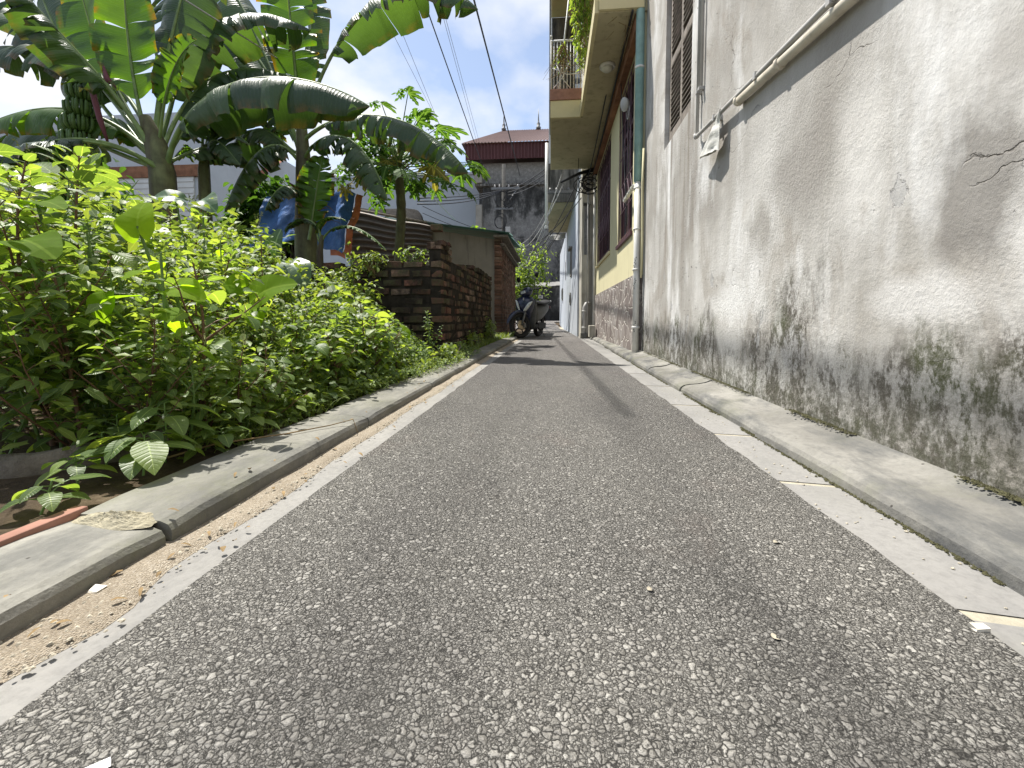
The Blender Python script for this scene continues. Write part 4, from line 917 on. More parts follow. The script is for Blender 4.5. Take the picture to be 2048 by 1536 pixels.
def weed_proto(h, nl, seed, big=.10, spread=.16, flower=False, stem='stem_green', leafm='leaf'):
    random.seed(seed)
    st = MB(); lf = MB(); fls = []
    lean = Vector((rnd(-.12, .12), rnd(-.12, .12), 1)).normalized()
    def axis(base, dirv, ln, r0, count, Lr):
        pts = []; p = base.copy(); d = dirv.copy(); k = 7
        for i in range(k + 1):
            pts.append(p.copy()); p = p + d * ln / k; d = (d + Vector((rnd(-.1, .1), rnd(-.1, .1), .03))).normalized()
        st.tube(pts, [r0 * (1 - .75 * i / k) for i in range(k + 1)], 5, False)
        ang = rnd(0, 6.28)
        for i in range(count):
            t = .12 + .88 * (i + rnd(0, .6)) / count; t = min(t, .999)
            q = pts[int(t * k)].lerp(pts[min(k, int(t * k) + 1)], t * k - int(t * k))
            ang += 2.4 + rnd(-.3, .3); topd = max(0, t - .8) / .2
            hd = Vector((math.cos(ang), math.sin(ang), .25 + rnd(-.2, .3) + topd * .7)).normalized()
            s_ = (1 - .55 * topd) * rnd(.7, 1.25) * (1 - .25 * max(0, .35 - t) / .35)
            pet = Lr * .75 * s_ * (1 - .4 * topd)
            q2 = q + hd * pet + Vector((0, 0, pet * .15))
            st.tube([q, q.lerp(q2, .5) + Vector((0, 0, .1 * pet)), q2], [.0022, .0017, .0014], 3, False)
            ld = (hd * 1 + Vector((rnd(-.35, .35), rnd(-.35, .35), -.28 + rnd(-.25, .35) + topd * .5))).normalized()
            upv = (UP + Vector((rnd(-.5, .5), rnd(-.5, .5), 0))).normalized()
            leaf(lf, q2, ld, upv, Lr * s_, Lr * s_ * rnd(.60, .82), rnd(.2, .8), rnd(.05, .35))
        if flower:
            a = pts[-1]
            for q in range(3):
                fl = MB()
                dv = (d + Vector((rnd(-.6, .6), rnd(-.6, .6), .2))).normalized(); ln2 = rnd(.04, .12)
                for w_ in range(22):
                    c = a + dv * ln2 * w_ / 22 + Vector((rnd(-.004, .004), rnd(-.004, .004), rnd(-.004, .004))); s2 = rnd(.0025, .005)
                    fl.add([c + Vector((s2, 0, 0)), c + Vector((0, s2, s2)), c + Vector((-s2, 0, 0)), c + Vector((0, -s2, -s2))], [(0, 1, 2), (0, 2, 3)])
                fls.append(fl)
        return pts
    main = axis(Vector((0, 0, -.03)), lean, h, .0065 + h * .004, int(nl * .5), big)
    nb = 2 + int(h * 4)
    for b in range(nb):
        t = rnd(.08, .75); k = len(main) - 1; q = main[int(t * k)]
        a = rnd(0, 6.28); axis(q, Vector((math.cos(a), math.sin(a), rnd(.7, 1.5))).normalized(), h * (1 - t) * rnd(.6, .95) + .05, .005, max(4, int(nl * .5 / nb)), big * rnd(.7, .95))
    root = bpy.data.objects.new('weed', None); col.objects.link(root); root.empty_display_size = .05
    st.build('stem', M[stem], root); lf.build('foliage', M[leafm], root)
    for fl in fls[:3] if flower else []: fl.build('flower_spike', M['flower'], root)
    return root
def dup(root, loc, rz, s, label, cat, group, tilt=(0, 0)):
    r_ = root.copy(); col.objects.link(r_); r_.location = loc; r_.rotation_euler = (tilt[0], tilt[1], rz); r_.scale = (s, s, s)
    tag(r_, label, cat, group)
    for ch in root.children:
        c = ch.copy(); col.objects.link(c); c.parent = r_
    return r_
def wipe(root):
    for ch in list(root.children): bpy.data.objects.remove(ch)
    bpy.data.objects.remove(root)
HP = .95
protos = {'tall': [weed_proto(1.0, 135, 20 + i, .092, flower=(i % 2 == 0), stem='stem_red' if i % 2 else 'stem_green') for i in range(4)] + [weed_proto(1.0, 80, 30, .128)],
          'mid': [weed_proto(.6, 76, 40 + i, .080 + .008 * i, flower=(i == 1), stem='stem_red' if i % 2 else 'stem_green') for i in range(4)],
          'low': [weed_proto(.3, 24, 60 + i, .065, leafm='leaf') for i in range(3)],
          'fine': [weed_proto(.55, 110, 80 + i, .035, stem='stem_green', leafm='leafs') for i in range(3)]}
SIL = [(-400, 290), (0, 300), (120, 292), (230, 315), (330, 345), (480, 335), (530, 400), (570, 480), (640, 505), (700, 545), (760, 600), (820, 655), (880, 700), (960, 735)]
def sil(x):
    if x <= SIL[0][0]: return SIL[0][1]
    for (a, b), (c, d) in zip(SIL, SIL[1:]):
        if x <= c: return b + (d - b) * (x - a) / (c - a)
    return 740
def hmax(x, y):
    p = px((x, y, .5)); yy = sil(p[0]); lo = soilz(x, y)
    return at(p[0], yy, y).z - lo
random.seed(77)
lab = {'tall': ('tall broad-leaved green weed in the dense tangle beyond the left kerb', 'tall weeds in the tangle'),
       'mid': ('knee-high broad-leaved weed in the tangle close behind the left kerb', 'knee-high weeds in the tangle'),
       'low': ('low young weed at the foot of the tangle by the left kerb', 'low weeds along the left kerb'),
       'fine': ('fine-leaved bushy weed between the broad-leaved ones in the left tangle', 'fine-leaved weeds in the tangle')}
nat = {'tall': 1.04, 'mid': .66, 'low': .34, 'fine': .60}
cnt = 0; placed = []
SPEC = [(512, 585, 1.9), (300, 500, 1.3), (60, 480, 1.1), (550, 520, 2.9), (375, 395, 2.3)]
def try_place(x, y, mind):
    if any((x - a) ** 2 + (y - b) ** 2 < mind ** 2 for a, b in placed[-400:]): return
    p0 = px((x, y, soilz(x, y)))
    hm = hmax(x, y)
    if hm < .08: return
    hm2 = min(hm, (-x - .93) * 1.75 + .2)
    k = 'tall' if hm2 > .70 else 'mid' if hm2 > .38 else 'low'
    if random.random() < .24 and hm2 > .3: k = 'fine'
    s = min(hm / nat[k], 1.6) * (rnd(.74, 1.14) if p0[0] < 450 else rnd(.66, .98))
    for (sx, sy, sY) in SPEC:
        if abs(p0[0] - sx) < 120 and y < sY and y > .5: s = min(s, max(.12, at(p0[0], sy + 75, y).z - soilz(x, y)) / nat[k])
    s = min(s, (max(.14, (-x - .93) * 1.75 + .12) * (1.8 if random.random() < .22 else 1)) / nat[k])
    placed.append((x, y))
    r_ = protos[k][random.randrange(len(protos[k]))]
    zx = p0[0]; zone = 'at far left' if zx < 120 else 'below the first banana trunk' if zx < 400 else 'left of the blue tarpaulin' if zx < 560 else 'below the blue tarpaulin' if zx < 720 else 'before the brick wall'
    row = 'front row of the tangle' if x > -1.35 else 'middle of the tangle' if x > -2.2 else 'back of the tangle'
    lb_ = {'tall': 'tall broad-leaved weed', 'mid': 'knee-high broad-leaved weed', 'low': 'low young weed', 'fine': 'fine-leaved bushy weed'}[k] + ' in the %s %s' % (row, zone)
    dup(r_, (x, y, soilz(x, y)), rnd(0, 6.28), s, lb_, 'weed', lb_.split(' in the ')[0] + 's, ' + row + ' ' + zone, (rnd(-.12, .12), rnd(-.12, .12) + (.10 if x > -1.25 else 0)))
# front rows along the kerb, then the mass behind
for i in range(900):
    y = .92 + 3.9 * random.random() ** 1.3; x = -1.06 - rnd(0, .45)
    if y < 1.12 and x > -1.38: continue
    try_place(x, y, .095)
for i in range(1500):
    y = 1.0 + 4.6 * random.random(); x = -1.45 - rnd(0, 3.6)
    if px((x, y, .4))[0] < -330: continue
    if x > -1.9 and y > 4.45: continue
    try_place(x, y, .21 if x > -2.4 else .28)
print('weeds', len(placed))
# ground cover of small leaves under and between the weeds
random.seed(9)
gc = MB()
for i in range(11000):
    y = .98 + 4.6 * random.random() ** 1.2; x = -.99 - 1.9 * random.random() ** 1.5
    if y > 3.0 and x < -.93: x = -.94 - 1.2 * random.random() ** 1.3
    if y < 1.12 and x > -1.15: continue
    hm = hmax(x, y)
    if hm < .03: continue
    z = soilz(x, y) + min(hm * .9, .95) * random.random() ** .7 * min(1, .10 + (-.96 - x) * 1.7)
    a = rnd(0, 6.28); s = rnd(.014, .040)
    leaf(gc, Vector((x, y, z)), Vector((math.cos(a), math.sin(a), rnd(-.5, .5))), (UP + Vector((rnd(-.7, .7), rnd(-.7, .7), 0))).normalized(), s * 1.5, s * .8, .4, .2, n=2)
for i in range(2600):   # leaves creeping over the kerb farther on
    y = 1.9 + 3.1 * random.random(); x = -.985 + .19 * random.random() ** 2.0 * min(1, (y - 1.8) / 1.6)
    z = .058 + rnd(0, .05) * (1 + y * .1)
    a = rnd(0, 6.28); s = rnd(.008, .022); leaf(gc, Vector((x, y, z)), Vector((math.cos(a), math.sin(a), rnd(-.3, .6))), UP, s * 1.6, s * .8, .4, .2, n=2)
o = gc.build('ground_cover', M['leafs']); o['kind'] = 'stuff'; tag(o, 'small-leaved ground cover filling the tangle and creeping over the left kerb', 'ground cover')
# grass blades and dry stalks
gb = MB()
def blade(mb, p, d, L_, w_, n=4):
    vs = []; c = p.copy(); d = d.normalized(); side = d.cross(UP)
    if side.length < .01: side = Vector((1, 0, 0))
    side.normalize()
    for i in range(n + 1):
        ww = w_ * (1 - (i / n) ** 1.5) + .0003; vs += [c - side * ww, c + side * ww]; c = c + d * L_ / n; d = (d + Vector((0, 0, -.35))).normalized()
    mb.add(vs, [(2*i, 2*i+1, 2*i+3, 2*i+2) for i in range(n)], [(j % 2, (j // 2) / n) for j in range(2 * n + 2)], True)
for i in range(2600):
    y = rnd(1.2, 4.9) if i % 3 else rnd(3.8, 5.2); x = -.96 - abs(random.gauss(0, .12)) - .01
    a = rnd(0, 6.28); blade(gb, Vector((x, y, .045)), Vector((math.cos(a) * .7, math.sin(a) * .7, 1)), rnd(.05, .15), rnd(.0012, .003))
for i in range(1500):   # foot of the brick wall up to the shed
    y = rnd(4.8, 10.2); x = rnd(-1.14, -.97) if y < 8.6 else rnd(-1.15, -.85)
    big = 1.7 if 8.5 < y < 9.6 else 1
    a = rnd(0, 6.28); blade(gb, Vector((x, y, .03)), Vector((math.cos(a) * .7, math.sin(a) * .7, 1)), rnd(.06, .20) * big, rnd(.002, .005))
o = gb.build('grass', M['leafs']); o['kind'] = 'stuff'; tag(o, 'grass blades between the left kerb and the brick wall', 'grass')
for k in protos.values():
    for r_ in k: wipe(r_)

# distinct single plants
random.seed(4)
def single(base, h, nl, Lr, seed, label, rz=0, leafm='leaf', tilt=(0, 0), stem='stem_green'):
    r_ = weed_proto(h, nl, seed, Lr, stem=stem, leafm=leafm); r_.name = 'weed'; r_.location = base; r_.rotation_euler = (*tilt, rz)
    return tag(r_, label, 'weed')
def rosette(base, h, leaves, label, seed, Lr=.06, name='seedling', leafm='leaf', stem='stem_green', th=.003):
    random.seed(seed); e = empty(name, label, 'weed', base); st = MB(); lf = MB(); b = Vector((0, 0, 0)); t = Vector((rnd(-.02, .02), rnd(-.02, .02), h))
    st.tube([b, b.lerp(t, .5) + Vector((.004, 0, 0)), t], [th, th * .8, th * .6], 5, False)
    for i in range(leaves):
        a = 2.4 * i + rnd(-.2, .2); z = h * (1 - .55 * (i / leaves)); s_ = (.45 + .55 * min(1, i / 3)) * Lr * rnd(.85, 1.15)
        q = Vector((t.x * z / h, t.y * z / h, z)); hd = Vector((math.cos(a), math.sin(a), .35)); q2 = q + hd.normalized() * s_ * .55
        st.tube([q, q2], [.0016, .0011], 3, False); leaf(lf, q2, Vector((hd.x, hd.y, rnd(-.25, .15))), UP, s_ * 1.15, s_ * .72, .45, .12, n=7)
    st.build('stem', M[stem], e); lf.build('foliage', M[leafm], e); return e
rosette((-1.045, .775, .03), .085, 9, 'small seedling beside the brick edging at the left edge of the photo', 2, .052)
rosette((-1.035, 1.00, .05), .10, 12, 'young weed leaning over the kerb and throwing leaf shadows on it', 8, .088)
rosette((-1.07, 1.10, .05), .165, 10, 'bright green young weed standing just behind the one that overhangs the kerb', 12, .085)
rosette((-1.00, 1.22, .05), .07, 8, 'small weed low on the kerb edge right of the bright green young weed', 15, .055)
single((-1.16, 1.32, .05), .62, 38, .085, 101, 'weed with thick bare red stem near the kerb', 1, stem='stem_red')
single((-1.12, 2.55, .05), .55, 44, .10, 104, 'weed with pale rounded leaves and red stem low by the kerb before the brick wall', 2, stem='stem_red')
single((-1.10, 3.9, .05), .50, 130, .032, 105, 'small-leaved bush in front of the corner of the brick wall', 2, 'leafs')
for q, (x, y, h_, L2) in enumerate(((-1.10, .90, .07, .045), (-1.22, 1.10, .12, .06), (-1.03, 1.36, .10, .06), (-1.02, 1.62, .12, .06), (-1.01, 1.90, .10, .055), (-1.16, 1.02, .09, .05), (-1.0, 2.2, .09, .05), (-1.0, 2.6, .10, .055))):
    rosette((x, y, soilz(x, y)), h_, 9, 'low leafy weed on the soil edge, ' + ('nearest the viewer by the brick edging', 'beside the old log', 'first along the kerb after the overhanging weed', 'second along the kerb after the overhanging weed', 'third along the kerb after the overhanging weed', 'at the tip of the old log', 'fourth along the kerb after the overhanging weed', 'fifth along the kerb after the overhanging weed')[q], 300 + q, L2, 'weed')
# large heart-leaved plants
def heartleaf(mb, p, d, up, S, cup=.15):
    d = d.normalized(); side = d.cross(up).normalized(); nrm = side.cross(d).normalized(); vs = [p]; uvs = [(.5, .25)]; n = 28; ph = rnd(0, 6)
    rings = 4
    for r_ in range(1, rings + 1):
        for i in range(n + 1):
            th = math.pi * (2 * i / n - 1); a = abs(th)
            rad = S * (.62 - .0 * a) * (1 + .45 * math.exp(-(a / .45) ** 2)) * (1 - .62 * math.exp(-((math.pi - a) / .28) ** 2)) * (1 + .10 * math.sin(a * 2.0))
            rad *= r_ / rings; x_, y_ = rad * math.cos(th), rad * math.sin(th)
            q = p + d * x_ + side * y_ * .92 + nrm * (cup * abs(y_) - .55 * x_ * x_ / S + .035 * S * math.sin(5 * th + ph) * (r_ / rings) ** 2)
            vs.append(q); uvs.append((.5 + y_ / S * .6, .3 + x_ / S * .5))
    fs = [(0, 1 + i, 2 + i) for i in range(n)]
    for r_ in range(rings - 1):
        for i in range(n): a = 1 + r_ * (n + 1) + i; fs.append((a, a + n + 1, a + n + 2, a + 1))
    mb.add(vs, fs, uvs, True)
def heartplant(base, specs, label, leafm='taro', name='broad_leaved_plant'):
    e = empty(name, label, 'plant', base); st = MB(); lf = MB(); b = Vector(base)
    for (pos, dr, S, up) in specs:
        pos = Vector(pos); st.tube([b, b.lerp(pos, .5) + Vector((0, 0, .05)), pos], [.009, .007, .004], 5, False); heartleaf(lf, pos, Vector(dr), Vector(up), S)
    st.build('stalk', M['stem_green'], e); lf.build('foliage', M[leafm], e); return rel(e)
c1 = at(515, 592, 1.85); c2 = at(472, 572, 1.95)
heartplant((c1.x - .1, c1.y + .15, .1), [(c1, (.75, -.1, .55), .175, (-.5, -.75, .35)), (c2, (-.6, -.1, .10), .105, (.1, -.9, .4)), (c1 + Vector((-.02, .02, -.07)), (.2, -.6, -.5), .09, (0, -.6, .7))], 'broad-leaved plant with one big upright yellow-green leaf in the middle of the tangle')
c1 = at(275, 452, 1.27); c2 = at(350, 575, 1.24); c3 = at(205, 600, 1.15)
heartplant((c1.x, c1.y + .2, .1), [(c1, (-.15, .1, .9), .105, (.1, -.95, .2)), (c2, (.8, -.1, -.05), .095, (0, -.55, .9)), (c3, (.1, -.3, -.9), .07, (.1, -.9, .3))], 'broad-leaved plant with tall pointed olive leaf above the tangle', 'taro')
c1 = at(45, 480, 1.06)
heartplant((c1.x - .05, c1.y + .2, .1), [(c1, (.8, -.2, -.05), .12, (0, -.4, 1)), (c1 + Vector((-.08, .1, .13)), (.8, -.1, .1), .09, (0, -.4, 1))], 'broad-leaved plant with bright flat leaves at the left edge of the photo', 'taro')
c1 = at(585, 530, 2.9); c2 = at(505, 545, 2.7); c3 = at(552, 505, 3.0); c4 = at(350, 395, 2.3); c5 = at(405, 400, 2.35)
heartplant((c1.x, c1.y + .2, .1), [(c1, (.6, -.3, -.4), .19, (0, -.4, 1)), (c2, (-.5, -.4, -.35), .17, (0, -.3, 1)), (c3, (.1, -.3, .4), .18, (0, -.8, .6))], 'broad-leaved plant with dull blue-green leaves below the second banana trunk', 'taro_dull')
heartplant((c4.x, c4.y + .2, .1), [(c4, (-.5, -.4, .1), .12, (0, -.7, .7)), (c5, (.6, -.4, -.2), .13, (0, -.7, .7))], 'broad-leaved plant with dull pale green round leaves below the first banana trunk', 'taro_dull')
# amaranth flagged top: bright cluster
c1 = at(325, 505, 1.20); rosette((c1.x, c1.y, .05), c1.z - .05, 9, 'weed topped with a fan of glowing lime-green leaves above the tangle', 21, .092, 'weed', 'taro', 'stem_green', .006)
random.seed(88)
for q, (a, b, Y, S, mt) in enumerate(((190, 560, 1.3, .075, 'leaf'), (400, 590, 1.6, .08, 'leaf'), (110, 690, 1.15, .07, 'taro'), (440, 770, 1.5, .075, 'leaf'), (560, 690, 2.0, .085, 'taro_dull'), (660, 640, 2.5, .09, 'leaf'), (320, 700, 1.35, .08, 'taro_dull'), (520, 470, 2.2, .085, 'leaf'), (170, 420, 1.5, .085, 'taro_dull'), (620, 760, 2.1, .075, 'leaf'), (440, 480, 2.0, .09, 'taro'), (720, 700, 2.8, .08, 'leaf'))):
    c1 = at(a, b, Y); wh = ('above the brick edging', 'in the middle of the tangle', 'low at far left', 'halfway along the kerb', 'right of the middle', 'left of the brick wall', 'under the lime-green fan', 'left of the blue tarpaulin', 'near the top at far left', 'close to the kerb beyond the middle', 'below the small banana plant', 'just before the brick wall')[q]
    rosette((c1.x, c1.y, .05), max(.1, c1.z - .05), 8, 'large-leaved weed head standing out ' + wh, 200 + q, S, 'weed', mt, 'stem_red' if q % 2 else 'stem_green', .005)
c1 = at(800, 665, 3.5)
heartplant((c1.x - .1, c1.y + .1, .05), [(c1, (.4, -.3, -.8), .14, (.3, -.6, .5))], 'single dark hanging leaf before the brick wall', 'taro')
# amaranth flagged top: bright cluster

# ---- banana leaves
def bez(P, t):
    P = [Vector(p) for p in P]
    while len(P) > 1: P = [P[i].lerp(P[i + 1], t) for i in range(len(P) - 1)]
    return P[0]
def banana_leaf(lam, rib, P, W_, hang=.6, tear=.3, pet=.16, upv=UP, seed=0, asym=0, n=44, short=False):
    """P: control points from the trunk to the tip; the blade starts after the petiole"""
    random.seed(seed); pts = [bez(P, i / n) for i in range(n + 1)]
    rib.tube(pts, [.030 * (1 - .9 * (i / n)) * (W_ / .5) ** .5 + .002 for i in range(n + 1)], 6, False)
    i0 = int(pet * n); kk = 6
    for s_ in (-1, 1):
        i = i0; hg = hang + (asym if s_ > 0 else -asym)
        while i < n:
            ln = random.choice([1, 2, 2, 3, 4]) if random.random() < tear + .25 else random.choice([4, 6, 8])
            j = min(n, i + ln); vs = []; uvs = []; dtw = rnd(-.22, .22); cut = rnd(.78, 1.05); sh = rnd(-.02, .02)
            gap = rnd(0, .8) if ln < 5 else rnd(0, .3)
            for a in range(i, j + 1):
                t = (a - i0) / (n - i0); c = pts[a]; tan = (pts[min(n, a + 1)] - pts[max(0, a - 1)]).normalized()
                side = tan.cross(upv)
                if side.length < 1e-3: side = tan.orthogonal()
                side.normalize(); nr = side.cross(tan).normalized()
                w_ = W_ * (math.sin(math.pi * min(1, t * .96 + .04)) ** .42) * cut
                if short: w_ = W_ * (math.sin(math.pi * min(1, t * .9 + .1)) ** .5)
                ang = 0.30; q = c.copy(); g = (-gap if a == i else gap if a == j and j < n else 0)
                vs.append(q.copy()); uvs.append((.5, t))
                for b in range(1, kk + 1):
                    ang = .34 - (hg + dtw * .6) * 1.95 * (b / kk) ** .55 - .07 * math.sin(a * 1.1 + b) + .09 * math.sin((a - i) / max(1, j - i) * 3.14)
                    d = side * s_ * math.cos(ang) + nr * math.sin(ang) - UP * max(0, hg) * .18 * b / kk
                    q = q + d.normalized() * w_ / kk + tan * (.10 * w_ / kk - g * .030 * b / kk + .010 * math.sin(a * 2.1 + b * .7))
                    vs.append(q.copy()); uvs.append((.5 + s_ * .5 * b / kk, t))
            m_ = j - i; fs = [(a * (kk + 1) + b, (a + 1) * (kk + 1) + b, (a + 1) * (kk + 1) + b + 1, a * (kk + 1) + b + 1) for a in range(m_) for b in range(kk)]
            lam.add(vs, fs, uvs, True); i = j
def banana(base, trunk, leaves, label, extra=None):
    e = empty('banana_plant', label, 'banana plant', base); tr = MB(); rib = MB()
    tr.tube(trunk[0], trunk[1], 14, False); tr.build('trunk', M['pseudo'], e)
    for L_ in leaves:
        lam = MB(); rb = MB(); mt = L_.pop('mat', 'banana'); banana_leaf(lam, rb, **L_)
        o = rb.build('petiole', M['petiole'], e); lam.build('blade', M[mt], o)
    return e
def A(*q): return at(*q)
# first banana plant: leaning trunk, far left
b1 = A(325, 345, 4.7); g1 = Vector((b1.x - .05, b1.y + .1, .0))
crown1 = A(300, 255, 4.7)
e1 = banana(g1, ([g1, b1, A(312, 290, 4.7), A(290, 235, 4.7)], [.15, .13, .11, .06]), [
    dict(P=[A(318, 330, 4.65), A(255, 190, 4.6), A(130, 90, 4.3), A(10, -60, 3.9)], W_=.46, hang=.95, tear=.2, pet=.42, seed=1),
    dict(P=[A(300, 300, 4.7), A(270, 200, 4.7), A(250, 80, 4.7), A(245, -90, 4.7)], W_=.36, hang=.1, tear=.1, pet=.34, seed=2, mat='banana_y', upv=Vector((.2, -1, .15))),
    dict(P=[A(300, 300, 4.8), A(240, 190, 4.9), A(175, 90, 5.0), A(150, -90, 5.0)], W_=.40, hang=.1, tear=.1, pet=.46, seed=3, mat='banana_y', upv=Vector((-.3, -1, .1))),
    dict(P=[A(312, 300, 4.8), A(310, 170, 4.9), A(350, 60, 5.0), A(390, -120, 5.2)], W_=.60, hang=.75, tear=.5, pet=.36, seed=4, upv=Vector((.3, -.6, 1))),
    dict(P=[A(318, 300, 4.7), A(325, 190, 4.6), A(345, 110, 4.5), A(392, 80, 4.4)], W_=.17, hang=-.05, tear=.0, pet=.32, seed=5, mat='banana_y', upv=Vector((.5, -.8, .3)), short=True),
    dict(P=[A(335, 330, 4.7), A(350, 250, 4.6), A(400, 128, 4.5), A(590, 118, 4.45), A(738, 212, 4.4)], W_=.56, hang=1.15, tear=.10, pet=.24, seed=6),
    dict(P=[A(315, 320, 4.8), A(250, 250, 4.9), A(140, 170, 4.9), A(-30, 250, 4.8)], W_=.52, hang=.85, tear=.12, pet=.30, seed=7, upv=Vector((0, -.4, 1)), mat='banana_y'),
    dict(P=[A(320, 320, 4.9), A(250, 120, 5.2), A(120, 60, 5.5), A(-60, 110, 5.5)], W_=.58, hang=.9, tear=.2, pet=.3, seed=8),
    dict(P=[A(318, 320, 4.8), A(360, 200, 5.3), A(420, 90, 5.6), A(600, 160, 5.8)], W_=.46, hang=.95, tear=.4, pet=.26, seed=9),
    dict(P=[A(310, 330, 4.6), A(190, 260, 4.2), A(80, 270, 3.9), A(-60, 330, 3.7)], W_=.30, hang=.7, tear=.2, pet=.42, seed=10),
    dict(P=[A(300, 300, 4.9), A(330, 120, 5.3), A(440, -40, 5.6), A(620, 60, 5.8)], W_=.55, hang=.9, tear=.6, pet=.28, seed=11),
    dict(P=[A(300, 300, 4.9), A(200, 160, 5.4), A(60, -20, 5.6), A(-90, 0, 5.8)], W_=.55, hang=.9, tear=.3, pet=.28, seed=12),
    dict(P=[A(310, 320, 5.0), A(360, 160, 5.6), A(400, 20, 6.0), A(330, -90, 6.2)], W_=.55, hang=.6, tear=.5, pet=.26, seed=13, upv=Vector((.4, -.8, .6))),
    dict(P=[A(300, 310, 5.0), A(200, 230, 5.4), A(90, 60, 5.8), A(60, -90, 6.0)], W_=.5, hang=.5, tear=.4, pet=.3, seed=14, upv=Vector((-.4, -.8, .6))),
    dict(P=[A(325, 330, 4.9), A(370, 250, 5.2), A(410, 180, 5.4), A(470, 260, 5.5)], W_=.34, hang=.9, tear=.4, pet=.25, seed=15),
    dict(P=[A(312, 335, 4.6), A(220, 270, 4.3), A(120, 250, 4.0), A(-20, 330, 3.8)], W_=.34, hang=.9, tear=.2, pet=.5, seed=16),
    dict(P=[A(312, 335, 5.0), A(200, 300, 5.2), A(60, 200, 5.4), A(-40, 320, 5.5)], W_=.55, hang=.95, tear=.1, pet=.3, seed=17),
    dict(P=[A(318, 335, 5.0), A(390, 300, 5.4), A(450, 260, 5.7), A(500, 330, 5.8)], W_=.30, hang=.9, tear=.3, pet=.25, seed=18),
    dict(P=[A(316, 335, 4.9), A(270, 280, 5.2), A(240, 200, 5.5), A(210, 260, 5.6)], W_=.30, hang=.9, tear=.3, pet=.25, seed=19, mat='banana_y'),
], 'banana plant with leaning trunk and fruit bunch at the far left')
# its bunch of fruit and bracts
st = MB(); bt = A(175, 150, 4.75); bb = A(150, 350, 4.7)
st.tube([A(245, 215, 4.7), A(200, 150, 4.75), bt, A(160, 250, 4.72), bb], .028, 8); so_ = st.build('fruit_stalk', M['stem_green'], e1)
random.seed(31)
for hnd in range(6):
    mbf = MB(); t = .12 + hnd * .15; c = bt.lerp(bb, t)
    for rr in range(2):
        for i in range(11):
            a = 2 * math.pi * i / 11 + hnd * .5 + rr * .28; R0 = .035 + rr * .025
            o_ = Vector((math.cos(a), math.sin(a), 0)); q = c + o_ * R0; L2 = rnd(.14, .19)
            pts = [q, q + o_ * .055 + Vector((0, 0, .005)), q + o_ * .085 + Vector((0, 0, .05)), q + o_ * .09 + Vector((0, 0, .05 + L2 * .5)), q + o_ * .075 + Vector((0, 0, .05 + L2 * .7))]
            mbf.tube(pts, [.008, .017, .021, .017, .006], 6)
    mbf.build('banana_hand', M['fruit'], so_)
mb_ = MB(); mb_.tube([A(172, 150, 4.6), A(185, 185, 4.55), A(200, 240, 4.55), A(215, 283, 4.55)], [.008, .03, .03, .012], 7); mb_.tube([A(205, 120, 4.6), A(215, 160, 4.6), A(232, 175, 4.6)], [.01, .035, .008], 7)
mb_.build('dry_bract', M['bud'], so_)
rel(e1)
for ch in e1.children: pass
# second banana plant: upright trunk in front of the tarpaulin
g2 = Vector((A(612, 500, 6.0).x, 6.0, .0))
e2 = banana(g2, ([g2, A(612, 470, 6), A(610, 380, 6), A(606, 300, 6), A(600, 200, 6)], [.17, .15, .125, .09, .05]), [
    dict(P=[A(604, 290, 6), A(620, 170, 5.95), A(690, -10, 5.8), A(840, -105, 5.6), A(955, 18, 5.4)], W_=.50, hang=.95, tear=.40, pet=.36, seed=21),
    dict(P=[A(602, 280, 6), A(592, 150, 6.0), A(582, 50, 6.1), A(565, -120, 6.1)], W_=.42, hang=.2, tear=.35, pet=.27, seed=22, mat='banana_y', upv=Vector((.3, -1, .1))),
    dict(P=[A(600, 290, 6), A(640, 240, 5.9), A(740, 190, 5.8), A(860, 240, 5.6), A(936, 345, 5.5)], W_=.46, hang=1.0, tear=.5, pet=.24, seed=23),
    dict(P=[A(605, 330, 6), A(620, 270, 5.8), A(700, 225, 5.6), A(745, 310, 5.5), A(775, 400, 5.4)], W_=.34, hang=.95, tear=.95, pet=.18, seed=24),
    dict(P=[A(600, 300, 6), A(585, 330, 6), A(545, 230, 6.2), A(490, 225, 6.3), A(470, 330, 6.4)], W_=.40, hang=.9, tear=.3, pet=.3, seed=25),
    dict(P=[A(598, 290, 6), A(560, 200, 6.1), A(520, 60, 6.2), A(420, 0, 6.3), A(330, 60, 6.4)], W_=.56, hang=.9, tear=.5, pet=.25, seed=26),
    dict(P=[A(600, 300, 6), A(570, 230, 6.2), A(500, 130, 6.4), A(420, 190, 6.6)], W_=.50, hang=.9, tear=.4, pet=.22, seed=27),
    dict(P=[A(602, 300, 6), A(560, 230, 6.3), A(556, 215, 6.5), A(548, 330, 6.6)], W_=.28, hang=.3, tear=.2, pet=.2, seed=28, mat='banana_y', upv=Vector((0, -1, .3))),
    dict(P=[A(618, 480, 5.8), A(626, 430, 5.8), A(634, 370, 5.8), A(645, 312, 5.85)], W_=.26, hang=.0, tear=.0, pet=.25, seed=29, mat='banana_y', upv=Vector((.2, -1, .1)), short=True),
    dict(P=[A(602, 330, 6), A(560, 260, 5.8), A(500, 280, 5.6), A(450, 420, 5.5)], W_=.36, hang=.95, tear=.7, pet=.2, seed=30),
    dict(P=[A(602, 310, 6), A(610, 160, 6.2), A(640, 60, 6.4), A(610, -70, 6.5)], W_=.32, hang=.6, tear=.5, pet=.3, seed=34, upv=Vector((-.4, -.8, .5))),
    dict(P=[A(600, 310, 6), A(560, 170, 6.3), A(500, 20, 6.6), A(420, -90, 6.8)], W_=.50, hang=.7, tear=.5, pet=.25, seed=35, upv=Vector((.4, -.8, .7))),
    dict(P=[A(605, 400, 5.9), A(590, 370, 5.6), A(560, 350, 5.4), A(530, 420, 5.3)], W_=.24, hang=.8, tear=.3, pet=.2, seed=37),
], 'banana plant with upright trunk standing before the blue tarpaulin')
random.seed(6)
